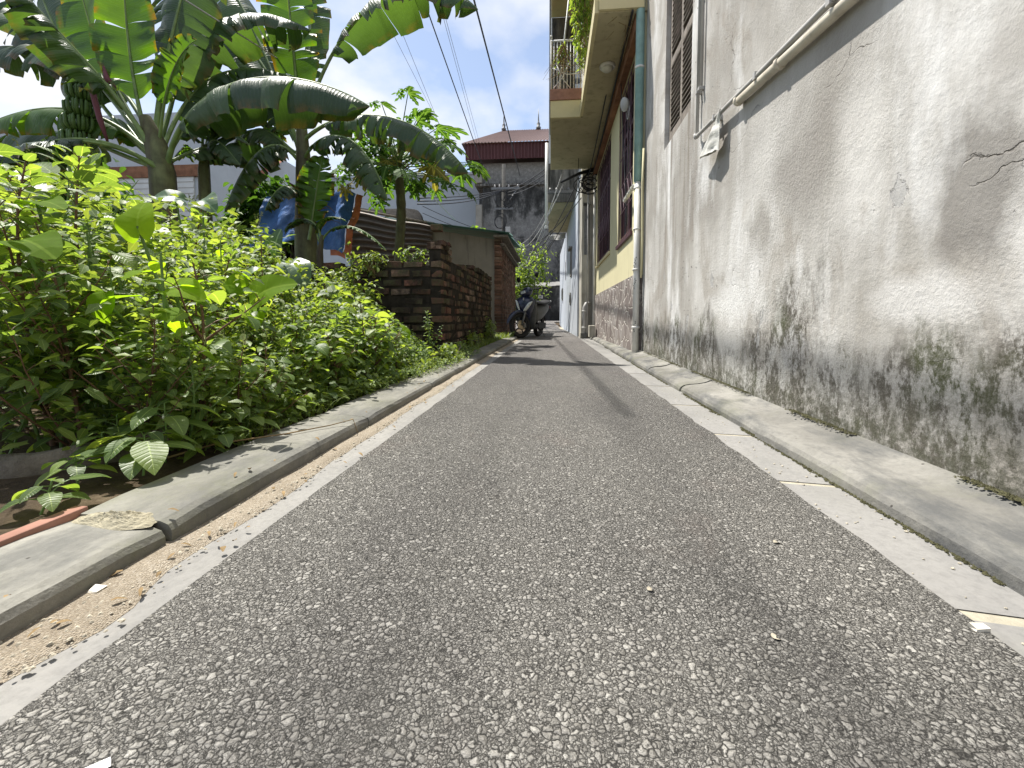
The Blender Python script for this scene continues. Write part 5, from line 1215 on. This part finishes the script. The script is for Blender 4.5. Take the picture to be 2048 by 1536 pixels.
for q in range(8):
    dm = MB()
    a = rnd(0, 6.28); p = A(610, rnd(330, 480), 5.98) + Vector((math.cos(a) * .14, math.sin(a) * .14, 0)); blade(dm, p, Vector((math.cos(a) * .4, math.sin(a) * .4, .4)), rnd(.3, .55), rnd(.015, .035), 6); dm.build('dead_sheath', M['dry'], e2)
rel(e2)
# young banana plants
e3 = banana(Vector((A(408, 345, 5.6).x, 5.6, 0)), ([(A(408, 345, 5.6).x, 5.6, 0), A(408, 340, 5.6), A(410, 290, 5.6)], [.10, .07, .04]), [
    dict(P=[A(408, 330, 5.6), A(400, 270, 5.6), A(400, 200, 5.5), A(500, 290, 5.4)], W_=.22, hang=.5, tear=.2, pet=.3, seed=41),
    dict(P=[A(408, 330, 5.6), A(420, 280, 5.6), A(420, 250, 5.5), A(480, 330, 5.3)], W_=.20, hang=.3, tear=.1, pet=.25, seed=42, upv=Vector((0, -1, .5))),
    dict(P=[A(406, 330, 5.6), A(385, 280, 5.6), A(360, 290, 5.5), A(340, 330, 5.4)], W_=.18, hang=.4, tear=.1, pet=.3, seed=43, mat='banana_y'),
    dict(P=[A(408, 330, 5.6), A(415, 240, 5.7), A(440, 200, 5.8), A(480, 180, 5.9)], W_=.20, hang=.4, tear=.2, pet=.3, seed=44),
], 'small banana plant between the two large ones'); rel(e3)
e4 = banana(Vector((A(670, 500, 4.9).x, 4.9, 0)), ([(A(640, 520, 4.9).x, 4.9, 0), A(640, 500, 4.9), A(645, 470, 4.9)], [.05, .035, .02]), [
    dict(P=[A(645, 480, 4.9), A(665, 440, 4.9), A(720, 440, 4.8), A(772, 500, 4.7)], W_=.07, hang=.5, tear=.1, pet=.2, seed=51, mat='banana_y'),
    dict(P=[A(642, 480, 4.9), A(640, 440, 4.9), A(600, 420, 4.9), A(570, 460, 4.9)], W_=.10, hang=.5, tear=.1, pet=.2, seed=52),
    dict(P=[A(642, 490, 4.9), A(620, 450, 4.9), A(650, 420, 4.9), A(690, 440, 4.8)], W_=.07, hang=.5, tear=.1, pet=.2, seed=53, mat='banana_y'),
], 'banana sucker with thin arching leaves below the tarpaulin'); rel(e4)

# ---- papaya tree
random.seed(71)
def palmate(mb, c, d, up, S):
    d = d.normalized(); side = d.cross(up)
    if side.length < 1e-3: side = d.orthogonal()
    side.normalize(); nr = side.cross(d).normalized(); nl_ = 7
    for k in range(nl_):
        th = math.radians(-125 + 250 * k / (nl_ - 1)); ln = S * (1.0 - .30 * abs(th) / 2.2) * rnd(.9, 1.1)
        ax = d * math.cos(th) + side * math.sin(th); pr_ = ax.cross(nr).normalized()
        def P2(a, b): return c + ax * a * ln + pr_ * b * ln - nr * (.35 * a * a * ln) + nr * .04 * ln * math.sin(b * 20)
        sp_ = [P2(0, 0), P2(.33, 0), P2(.62, 0), P2(1, 0)]
        L_ = [P2(.22, .07), P2(.42, .25), P2(.47, .09), P2(.60, .24), P2(.66, .08), P2(.84, .13)]
        Rr = [P2(.22, -.07), P2(.42, -.25), P2(.47, -.09), P2(.60, -.24), P2(.66, -.08), P2(.84, -.13)]
        vs = sp_ + L_ + Rr; uv_ = [(.5, 0), (.5, .33), (.5, .62), (.5, 1)] + [(.56, .22), (.75, .42), (.6, .47), (.75, .6), (.6, .66), (.6, .84)] + [(.44, .22), (.25, .42), (.4, .47), (.25, .6), (.4, .66), (.4, .84)]
        mb.add(vs, [(0, 1, 4), (4, 1, 6, 5), (1, 2, 6), (6, 2, 8, 7), (2, 3, 9, 8), (0, 10, 1), (10, 11, 12, 1), (1, 12, 2), (12, 13, 14, 2), (2, 14, 15, 3)], uv_, True)
pg = Vector((A(803, 520, 7.5).x, 7.5, 0)); ptop = A(797, 318, 7.5)
pt = empty('papaya_tree', 'papaya tree with scarred trunk and lobed leaves in front of the lean-to roof', 'tree', pg)
m = MB(); n = 30; m.tube([pg.lerp(ptop, i / n) + Vector((.03 * math.sin(i * .35), 0, 0)) for i in range(n + 1)], [.095 * (1 - .25 * i / n) + .008 * (i % 2) for i in range(n + 1)], 12, False); m.tube([ptop + Vector((.03 * math.sin(10.5), 0, -.01)), ptop + Vector((0, 0, .10)), ptop + Vector((0, 0, .2))], [.073, .045, .012], 12, False); m.build('trunk', M['stem_green'] if 0 else M['pseudo'], pt)
for i in range(74):
    a = 2.4 * i; el = rnd(-.45, .85) ; ln = rnd(.45, 1.15) * (1 - .35 * max(0, el))
    o_ = ptop + Vector((0, 0, -.28 + .3 * (i / 74))); d = Vector((math.cos(a) * math.cos(el), math.sin(a) * math.cos(el), math.sin(el)))
    ln *= 1.25 if d.x > 0 else .9
    e_ = o_ + d * ln + Vector((0, 0, .06)); pb_ = MB(); pb_.tube([o_, o_.lerp(e_, .55) + Vector((0, 0, .08)), e_], [.012, .009, .006], 5, False); po = pb_.build('leaf_stalk', M['stem_green'], pt)
    lm = MB(); palmate(lm, e_, (d + Vector((0, 0, -.35))).normalized(), (UP + d * .4).normalized(), rnd(.26, .38)); lm.build('leaf', M['papaya'], po)
for (x_, y_, yl, s_) in ((775, 320, 7.3, .30), (865, 330, 7.2, .38), (725, 350, 7.3, .26), (690, 375, 6.9, .2)):
    c = A(x_, y_, yl); pb_ = MB(); pb_.tube([ptop + Vector((0, 0, -.25)), ptop.lerp(c, .6) + Vector((0, 0, .1)), c], [.012, .009, .006], 5, False); po = pb_.build('leaf_stalk', M['papaya_y'], pt)
    lm = MB(); palmate(lm, c, Vector((.1, -.2, -1)), Vector((0, -1, .2)), s_); lm.build('withered_leaf', M['papaya_y'], po, label='withered yellow papaya leaf')
rel(pt)

# ---- foliage clumps: shrub by the scooter, palms behind the shed, hanging balcony plants, plants on the brick wall
def bush(name, label, cat, c, rad, n, s, mat, seed, stemm='bark', base=None, shape=1.6, clump=10):
    random.seed(seed); c = Vector(c); base = Vector(base or (c.x, c.y, c.z - rad[2])); e = empty(name, label, cat, base); lf = MB(); st = MB()
    for q in range(clump):
        while True:
            v = Vector((rnd(-1, 1), rnd(-1, 1), rnd(-1, 1)))
            if v.length < 1: break
        t = c + Vector((v.x * rad[0], v.y * rad[1], v.z * rad[2])); st.tube([base, base.lerp(t, .5) + Vector((rnd(-.05, .05), 0, .05)), t], [.012, .008, .003], 4, False)
        cr = rnd(.25, .5)
        for i in range(n // clump):
            w_ = Vector((random.gauss(0, .5), random.gauss(0, .5), random.gauss(0, .5))); p = t + Vector((w_.x * rad[0], w_.y * rad[1], w_.z * rad[2])) * cr
            a = rnd(0, 6.28); leaf(lf, p, Vector((math.cos(a), math.sin(a), rnd(-.7, .4))), (UP + Vector((rnd(-.6, .6), rnd(-.6, .6), 0))).normalized(), s * rnd(.7, 1.3) * shape / 1.6, s * .5 * rnd(.7, 1.2), .5, .2, n=3)
    st.build('stem', M[stemm], e); lf.build('foliage', M[mat], e); return rel(e)
bush('shrub', 'leafy green shrub behind the scooter at the shed corner', 'shrub', (-.86, 15.2, 1.75), (.72, .5, 1.25), 1500, .13, 'leaf', 1, base=(-1.0, 15.2, .1), clump=26)
bush('shrub', 'yellow-green leafy tips above the green shed roof, nearer the papaya', 'shrub', (-2.7, 16, 3.5), (.35, .3, .35), 160, .22, 'taro', 2, base=(-2.7, 16, .1))
bush('shrub', 'yellow-green leafy tips above the green shed roof, nearer the utility pole', 'shrub', (-1.95, 16, 3.25), (.40, .3, .28), 160, .22, 'leafy', 3, base=(-1.95, 16, .1))
random.seed(13)
pm = empty('palm', 'small palm with drooping fronds behind the papaya trunk', 'palm', (-3.2, 11.8, 0)); lf = MB(); st = MB()
tp_ = at(805, 445, 11.8); st.tube([(tp_.x, 11.8, 0), tp_], [.08, .05], 8)
for q in range(12):
    a = q * .52; d = Vector((math.cos(a), math.sin(a) * .6, rnd(.2, .7))); pts = [tp_ + d * (.16 * i) * 1.0 - Vector((0, 0, .018 * i * i)) for i in range(8)]; st.tube(pts, .008, 4, False)
    for i in range(1, 8):
        for s_ in (-1, 1):
            for jj in (0, .5):
                p = pts[i].lerp(pts[min(7, i + 1)], jj); sd = d.cross(UP).normalized() * s_; blade(lf, p, (sd + d * .7 - UP * .25), .26, .014, 3)
st.build('trunk', M['bark'], pm); lf.build('frond', M['papaya'], pm); rel(pm)
def hangplant(label, top, w_, h_, n, seed, mat='leaf'):
    random.seed(seed); top = Vector(top); e = empty('hanging_plant', label, 'plant', top); lf = MB(); st = MB()
    for q in range(16):
        x0 = rnd(-w_, w_); y0 = rnd(-w_ * 2.5, w_ * 2.5); ln = h_ * rnd(.45, 1)
        pts = [top + Vector((x0 + .04 * math.sin(q + i), y0, -ln * i / 6)) for i in range(7)]; st.tube(pts, [.010, .009, .008, .007, .006, .005, .003], 4, False)
        for i in range(n // 16):
            t = random.random(); p = pts[int(t * 6)] + Vector((rnd(-.06, .06), rnd(-.06, .06), rnd(-.05, .05))); a = rnd(0, 6.28)
            leaf(lf, p, Vector((math.cos(a), math.sin(a), rnd(-1.2, .3))), UP, rnd(.05, .11), rnd(.018, .035), .5, .2, n=3)
    for q in range(22):
        a = rnd(0, 6.28); p = top + Vector((rnd(-w_, w_), rnd(-w_ * 2, w_ * 2), -h_ * rnd(0, .8))); st.tube([p, p + Vector((rnd(-.2, .2), rnd(-.15, .15), rnd(-.2, .05))), p + Vector((rnd(-.3, .3), rnd(-.2, .2), rnd(-.4, -.1)))], [.005, .004, .002], 3, False)
    st.build('root', M['dry'], e); lf.build('foliage', M[mat], e); return rel(e)
hangplant('bushy pale green plant hanging over the balcony railing in a long mat', (.42, 6.9, 5.65), .085, 1.75, 1500, 5)
hangplant('thin straggly plant hanging left of the bushy one on the balcony railing', (.15, 7.45, 4.95), .06, .45, 70, 6)
hangplant('small reddish fern at the top of the teal drainpipe', (.86, 5.2, 4.12), .04, .22, 90, 7, 'leafs')
bush('weed', 'small leafy weeds growing on top of the brick wall near its corner', 'weed', (-1.55, 4.68, 1.14), (.28, .05, .08), 130, .055, 'leaf', 8, clump=12)
bush('weed', 'dry and green creeper spilling over the left end of the brick wall', 'weed', (-1.92, 4.6, 1.03), (.16, .08, .14), 260, .05, 'leafs', 9, 'dry', clump=14)
bush('shrub', 'dark leafy bush against the left end of the brick wall', 'shrub', (-2.05, 4.35, .72), (.26, .2, .38), 700, .07, 'leafs', 14, clump=20)

bush('tree', 'dark leafy tree filling the space behind the second banana plant', 'tree', (-6.3, 9.5, 2.9), (1.25, .6, .75), 1500, .24, 'papaya', 18, base=(-6.2, 9.6, 0), clump=30)
bush('tree', 'dark leafy tree behind the fruit bunch at the far left', 'tree', (-9.6, 8.2, 2.7), (1.2, .6, .9), 1200, .24, 'papaya', 19, base=(-9.6, 8.3, 0), clump=26)
bush('fern', 'green ferny growth at the foot of the brick wall side, nearer the scooter', 'plant', (-1.12, 7.9, .22), (.07, .55, .20), 420, .07, 'leafs', 23, clump=22)
bush('fern', 'green ferny growth at the foot of the brick wall side, nearer the corner', 'plant', (-1.12, 6.3, .14), (.06, .7, .12), 320, .06, 'leafs', 24, clump=20)
bush('creeper', 'creeper spilling over the left kerb just before the brick wall corner', 'plant', (-.97, 4.15, .12), (.09, .75, .10), 620, .05, 'leafs', 25, clump=30)
# root-like streaks of dirt are left to the material; leaves lying in the left gutter
random.seed(52); m = MB()
for q in range(70):
    y = .5 + 4.5 * random.random() ** 1.5; x = rnd(-.80, -.62); a = rnd(0, 6.28); z_ = .012 if x > -.755 else .062
    leaf(m, Vector((x, y, z_)), Vector((math.cos(a), math.sin(a), rnd(-.05, .25))), UP, rnd(.008, .022), rnd(.005, .011), .5, .3, n=3)
o = m.build('leaf_litter', M['dry']); o['kind'] = 'stuff'; tag(o, 'small dry leaf bits scattered along the left kerb and gutter', 'leaf litter')
# ---- log and litter
random.seed(15)
m = MB(); pts = [Vector((-1.50, .90, .06)), Vector((-1.30, .96, .07)), Vector((-1.19, 1.06, .085)), Vector((-1.12, 1.20, .10))]
def logf(u, v):
    t = u * 3; i = min(2, int(t)); c = pts[i].lerp(pts[i + 1], t - i); a = 2 * math.pi * v; r_ = .045 * (1 - .25 * u) * (1 + .18 * mnoise.noise(Vector((u * 7, math.cos(a) * 2, math.sin(a) * 2))))
    return c + Vector((0, math.cos(a) * r_, math.sin(a) * r_))
m.grid(logf, 30, 18); m.build  # noqa
tag(m.build('log', M['bark']), 'old grey log lying on the soil under the weeds at far left', 'log')
def pebbles(name, n, region, zf, s0, s1, mat, label, cat):
    m = MB()
    for i in range(n):
        x, y = region(); s = rnd(s0, s1); c = Vector((x, y, zf)); vs = [c + Vector((math.cos(a * 1.047) * s * rnd(.7, 1.2), math.sin(a * 1.047) * s * rnd(.7, 1.2), rnd(0, .2) * s)) for a in range(6)] + [c + Vector((math.cos(a * 1.57 + .4) * s * .5, math.sin(a * 1.57) * s * .5, s * rnd(.5, .8))) for a in range(4)]
        m.add(vs, [(0, 1, 6), (1, 2, 7, 6), (2, 3, 7), (3, 4, 8, 7), (4, 5, 9, 8), (5, 0, 6, 9), (6, 7, 8, 9)])
    o = m.build(name, mat); o['kind'] = 'stuff'; tag(o, label, cat)
def reg_s():
    y = .3 + 3.5 * random.random() ** 1.6; a, b = sandx(y); return rnd(a + .005, b + .02), y
pebbles('gravel', 900, reg_s, .004, .0015, .005, M['stone'], 'loose gravel scattered on the sand of the left gutter', 'gravel')
pebbles('gravel', 120, lambda: (rnd(.60, .77), .5 + 2.5 * random.random() ** 1.5), 0, .0012, .004, M['stone'], 'a few loose stone crumbs on the right gutter slabs', 'gravel')
m = MB(); c = atZ(1972, 1128, .01); m.lathe(c, (.5, .2, .35), [(.001, -.012), (.006, -.009), (.009, -.002), (.0085, .004), (.005, .009), (.001, .011)], 12)
tag(m.build('snail_shell', M['shell']), 'tiny white snail shell at the foot of the right kerb', 'shell')
for nm, pxs, lb in (('stone_chip', (1957, 1256), 'white stone chip where the asphalt meets the right gutter slab'), ('stone_chip', (192, 1180), 'pale stone chip on the sand of the left gutter')):
    c = atZ(*pxs, .006); m = MB(); m.box(tuple(c + Vector((-.009, -.006, -.003))), tuple(c + Vector((.009, .006, .004))), jit=.003); tag(m.build(nm, M['shell']), lb, 'stone')
c = atZ(195, 1533, .010); m = MB(); m.box(tuple(c + Vector((-.012, -.004, -.002))), tuple(c + Vector((.010, .004, .0005))), Matrix.Translation(c) @ Matrix.Rotation(.5, 4, 'Z') @ Matrix.Translation(-c), .002)
tag(m.build('paper_scrap', M['white']), 'white scrap of paper on the asphalt at the bottom edge', 'paper')
for q, (a, b, lb) in enumerate(((1548, 1085, 'crumpled pale leaf bit on the asphalt at right'), (1295, 1180, 'tiny yellow leaf bit on the asphalt below the middle'), (1545, 1275, 'small yellowish leaf scrap low on the asphalt at right'))):
    c = atZ(a, b, .0055); m = MB(); random.seed(q + 3)
    leaf(m, c, Vector((1, .3, .1)), UP, .022 - q * .004, .013, .6, .4, n=4); tag(m.build('fallen_leaf', M['stone']), lb, 'leaf')
# trailing stalk across the left kerb
m = MB(); m.tube([(-1.12, 1.05, .05), (-1.0, 1.2, .075), (-.88, 1.36, .066), (-.80, 1.50, .062), (-.752, 1.58, .066), (-.745, 1.60, .01)], [.0035, .003, .0025, .002, .0016, .001], 5)
tag(m.build('dry_stalk', M['dry']), 'long dry stalk trailing across the left kerb', 'stalk')

# ================================================================== SCOOTER
def scooter():
    """local axes: x forward, y to the rider's left, z up; rear axle above the origin"""
    e = empty('motor_scooter', 'dark navy motor scooter with dusty grey body parked at the kerb by the shed', 'motorcycle', (-.34, 10.90, .006))
    hd = math.atan2(9.75 - 10.90, -.72 + .34)
    def mk(name, mb, mat, par=None, bevel=0): return mb.build(name, M[mat], par or e, bevel)
    stz = -.55   # steering turned towards the kerb side
    fxl = Vector((1.18, 0, .275)); head = Vector((.93, 0, .88))
    Rs = Matrix.Translation(head) @ Matrix.Rotation(stz, 4, (fxl - head).normalized() * -1) @ Matrix.Translation(-head)
    def tx(mb): mb.v = [tuple(Rs @ Vector(v)) for v in mb.v]; return mb
    def wheel(c, r_, w_, front):
        ty = MB(); prof = [(r_ - .075, -w_ * .35), (r_ - .05, -w_ * .5), (r_ - .02, -w_ * .48), (r_, -w_ * .2), (r_, w_ * .2), (r_ - .02, w_ * .48), (r_ - .05, w_ * .5), (r_ - .075, w_ * .35), (r_ - .075, -w_ * .35)]
        n = 36; vs = []
        for j in range(n):
            a = 2 * math.pi * j / n
            for (rr, h_) in prof: vs.append(Vector(c) + Vector((math.cos(a) * rr, h_, math.sin(a) * rr)))
        k = len(prof); ty.add(vs, [(j * k + i, ((j + 1) % n) * k + i, ((j + 1) % n) * k + i + 1, j * k + i + 1) for j in range(n) for i in range(k - 1)], smooth=True)
        rm = MB(); vs = []
        pr2 = [(r_ - .078, -w_ * .33), (r_ - .085, 0), (r_ - .078, w_ * .33), (r_ - .10, w_ * .25), (r_ - .10, -w_ * .25), (r_ - .078, -w_ * .33)]; k = len(pr2)
        for j in range(n):
            a = 2 * math.pi * j / n
            for (rr, h_) in pr2: vs.append(Vector(c) + Vector((math.cos(a) * rr, h_, math.sin(a) * rr)))
        rm.add(vs, [(j * k + i, ((j + 1) % n) * k + i, ((j + 1) % n) * k + i + 1, j * k + i + 1) for j in range(n) for i in range(k - 1)], smooth=True)
        for s_ in range(5):
            a = 2 * math.pi * s_ / 5 + .3; o_ = Vector((math.cos(a), 0, math.sin(a))); a2 = a + .22; o2 = Vector((math.cos(a2), 0, math.sin(a2)))
            rm.tube([Vector(c) + o_ * .03, Vector(c) + o2 * (r_ - .095)], [.016, .011], 5)
        rm.lathe(Vector(c) - Vector((0, .05, 0)), (0, 1, 0), [(.02, 0), (.035, .01), (.035, .09), (.02, .10)], 14)
        if front: tx(ty); tx(rm)
        wl = mk('wheel', rm, 'plastic'); mk('tyre', ty, 'rubber', wl); return wl
    w1 = wheel(fxl, .275, .085, True); w2 = wheel(Vector((0, 0, .275)), .275, .095, False)
    d = MB(); d.lathe(fxl + Vector((0, .052, 0)), (0, 1, 0), [(.055, 0), (.105, 0), (.105, .005), (.055, .005)], 28)
    mk('brake_disc', tx(d), 'gold', w1)
    f = MB()
    for s_ in (-1, 1): f.tube([fxl + Vector((0, s_ * .075, 0)), fxl.lerp(head, .45) + Vector((0, s_ * .075, 0)), fxl.lerp(head, .6) + Vector((0, s_ * .05, 0))], [.020, .024, .02], 10)
    f.box((1.08, .062, .22), (1.14, .09, .32)); mk('fork', tx(f), 'steel')
    fd = MB()
    def ff(u, v):
        a = math.radians(12 + 118 * u); r_ = .305 + .02 * math.sin(u * 3); y = (v - .5) * 2; wd = .075 * (1 - .75 * max(0, (.35 - u) / .35)) + .004
        return fxl + Vector((math.cos(a) * (r_ + .035 * (u < .3) * (1 - u / .3)), y * wd, math.sin(a) * r_ - abs(y) ** 3 * .055))
    fd.grid(ff, 22, 10); o = mk('front_fender', tx(fd), 'navy'); md = o.modifiers.new('s', 'SOLIDIFY'); md.thickness = .006
    # front shield: lofted cross sections (z, front x, half width, depth back)
    def loft(secs, n=14, close=True):
        mb = MB(); vs = []
        for (z, xf, hw, xb, pw) in secs:
            for j in range(n):
                a = 2 * math.pi * j / n; ca, sa = math.cos(a), math.sin(a)
                y = hw * (abs(sa) ** pw) * (1 if sa > 0 else -1); x = xb + (xf - xb) * (.5 + .5 * (abs(ca) ** .8) * (1 if ca > 0 else -1)); vs.append(Vector((x, y, z)))
        k = len(secs); fs = [(i * n + j, i * n + (j + 1) % n, (i + 1) * n + (j + 1) % n, (i + 1) * n + j) for i in range(k - 1) for j in range(n)]
        fs += [tuple(range(n))[::-1], tuple(range((k - 1) * n, k * n))]; mb.add(vs, fs, smooth=True); return mb
    sh_ = loft([(.34, .95, .10, .84, 1), (.45, 1.02, .13, .86, 1), (.56, 1.08, .17, .86, .9), (.66, 1.12, .20, .87, .8), (.76, 1.10, .215, .86, .8), (.84, 1.05, .19, .86, .8), (.90, .98, .12, .84, 1)])
    mk('front_shield', sh_, 'navy')
    ls = loft([(.20, .80, .17, .74, .5), (.34, .88, .215, .77, .5), (.55, .92, .235, .82, .5), (.75, .93, .235, .84, .5), (.86, .92, .20, .84, .6)])
    mk('leg_shield', ls, 'greycover')
    for s_ in (-1, 1):
        hl = MB()
        def hf(u, v, s_=s_):
            y = s_ * (.045 + .15 * u); z = .60 + .20 * u + (v - .5) * .135 * math.sin(math.pi * (u * .85 + .1)); x = 1.150 - .085 * u ** 1.6 - .10 * (v - .5) ** 2 + .012; return Vector((x, y, z))
        hl.grid(hf, 10, 6); o = mk('headlight', hl, 'lens'); md = o.modifiers.new('s', 'SOLIDIFY'); md.thickness = .02; md.offset = -1 if s_ > 0 else 1
    ac = MB(); ac.box((1.085, -.012, .815), (1.10, .012, .87)); mk('badge', ac, 'chrome', None, .003)
    hb = loft([(.90, .99, .09, .86, 1), (.95, 1.02, .15, .84, .9), (1.01, 1.01, .17, .82, .8), (1.07, .97, .12, .82, 1), (1.10, .92, .06, .84, 1)]); 
    hc = mk('handlebar_cover', tx(hb), 'navy')
    vz = MB(); vz.box((1.0, -.075, .96), (1.025, .075, 1.02)); mk('indicator', tx(vz), 'lens', hc, .008)
    br = MB(); br.tube([(.82, -.36, 1.02), (.86, -.2, 1.03), (.90, 0, 1.02), (.86, .2, 1.03), (.82, .36, 1.02)], .012, 8); br.tube([(.815, -.37, 1.02), (.845, -.24, 1.027)], .019, 8); br.tube([(.815, .37, 1.02), (.845, .24, 1.027)], .019, 8)
    br.tube([(.90, .20, 1.05), (.93, .33, 1.04), (.91, .38, 1.02)], .006, 5); br.tube([(.90, -.20, 1.05), (.93, -.33, 1.04), (.91, -.38, 1.02)], .006, 5); mk('handlebar', tx(br), 'plastic')
    for s_ in (-1, 1):
        mm = MB(); mm.tube([(.87, s_ * .22, 1.04), (.88, s_ * .25, 1.16), (.87, s_ * .29, 1.27)], .006, 6); mm.lathe((.855, s_ * .31, 1.33), (-1, 0, .15), [(.02, -.02), (.055, -.012), (.065, .0), (.06, .008)], 16); mk('mirror', tx(mm), 'plastic')
    ft = loft([(.20, .86, .13, .20, .5), (.26, .88, .15, .22, .5), (.30, .88, .14, .24, .5)]); mk('footboard', ft, 'plastic')
    # body under the seat
    bd = MB(); secs = [(.55, .34, .70, .10), (.45, .30, .74, .14), (.25, .36, .76, .17), (.05, .44, .78, .17), (-.18, .54, .80, .14), (-.38, .64, .80, .09), (-.46, .70, .78, .04)]
    n = 16; vs = []
    for (x, z0, z1, hw) in secs:
        for j in range(n):
            a = 2 * math.pi * j / n; vs.append(Vector((x, hw * math.sin(a) * (1 - .15 * math.cos(a)), (z0 + z1) / 2 + (z1 - z0) / 2 * math.cos(a))))
    k = len(secs); bd.add(vs, [(i * n + j, i * n + (j + 1) % n, (i + 1) * n + (j + 1) % n, (i + 1) * n + j) for i in range(k - 1) for j in range(n)] + [tuple(range(n))[::-1], tuple(range((k - 1) * n, k * n))], smooth=True)
    mk('rear_body', bd, 'greycover')
    se = MB()
    def sf(u, v):
        x = .56 - .94 * u; a = math.pi * v; hw = .12 + .045 * math.sin(u * 3.0); z = .765 + .05 * max(0, (u - .45)) * 2; return Vector((x, -hw * math.cos(a), z + .055 * math.sin(a) ** .6))
    se.grid(sf, 18, 10); vs0 = len(se.v); mk('seat', se, 'plastic').modifiers.new('s', 'SOLIDIFY').thickness = .01
    gr = MB(); gr.tube([(-.20, -.13, .80), (-.40, -.12, .86), (-.47, 0, .87), (-.40, .12, .86), (-.20, .13, .80)], .012, 6); mk('grab_rail', gr, 'chrome')
    tl = MB(); tl.box((-.50, -.09, .68), (-.45, .09, .74)); mk('tail_light', tl, 'tile', None, .01)
    rf = MB(); rf.grid(lambda u, v: Vector((math.cos(math.radians(20 + 150 * u)) * .31 * -1, (v - .5) * .13, .275 + math.sin(math.radians(20 + 150 * u)) * .31 - abs(v - .5) ** 2 * .1)), 16, 6); mk('rear_fender', rf, 'plastic').modifiers.new('s', 'SOLIDIFY').thickness = .006
    en = MB(); en.box((-.10, .06, .20), (.42, .15, .34)); en.lathe((.36, -.05, .25), (1, 0, 0), [(.05, 0), (.075, .02), (.075, .12), (.04, .15)], 12); mk('engine', en, 'plastic', None, .02)
    ex = MB(); ex.tube([(.40, -.1, .20), (.15, -.14, .20), (-.05, -.17, .25), (-.32, -.19, .34)], [.018, .022, .05, .055], 12); mk('exhaust', ex, 'steel')
    ks = MB(); ks.tube([(.22, .12, .22), (.16, .24, .01), (.19, .26, .005)], .010, 6); mk('side_stand', ks, 'steel')
    cs = MB(); [cs.tube([(.28, s_ * .08, .22), (.02 + .2, s_ * .13, .07)], .012, 6) for s_ in (-1, 1)]; mk('centre_stand', cs, 'steel')
    stc = MB(); stc.box((.835, .24, .885), (.845, .34, .955)); mk('paper_tag', stc, 'white')
    sk = MB(); sk.box((.846, .255, .91), (.8475, .32, .918)); sk.box((.846, .262, .927), (.8475, .31, .934))
    stz2 = mk('print', sk, 'plastic')
    bm = MB(); bm.grid(lambda u, v: Vector((.93 + .002, .02 + .20 * u, .32 + .5 * v)), 2, 2)
    e.rotation_euler = (R(-5), 0, hd); e.scale = (1.05,) * 3
    return e
scooter()
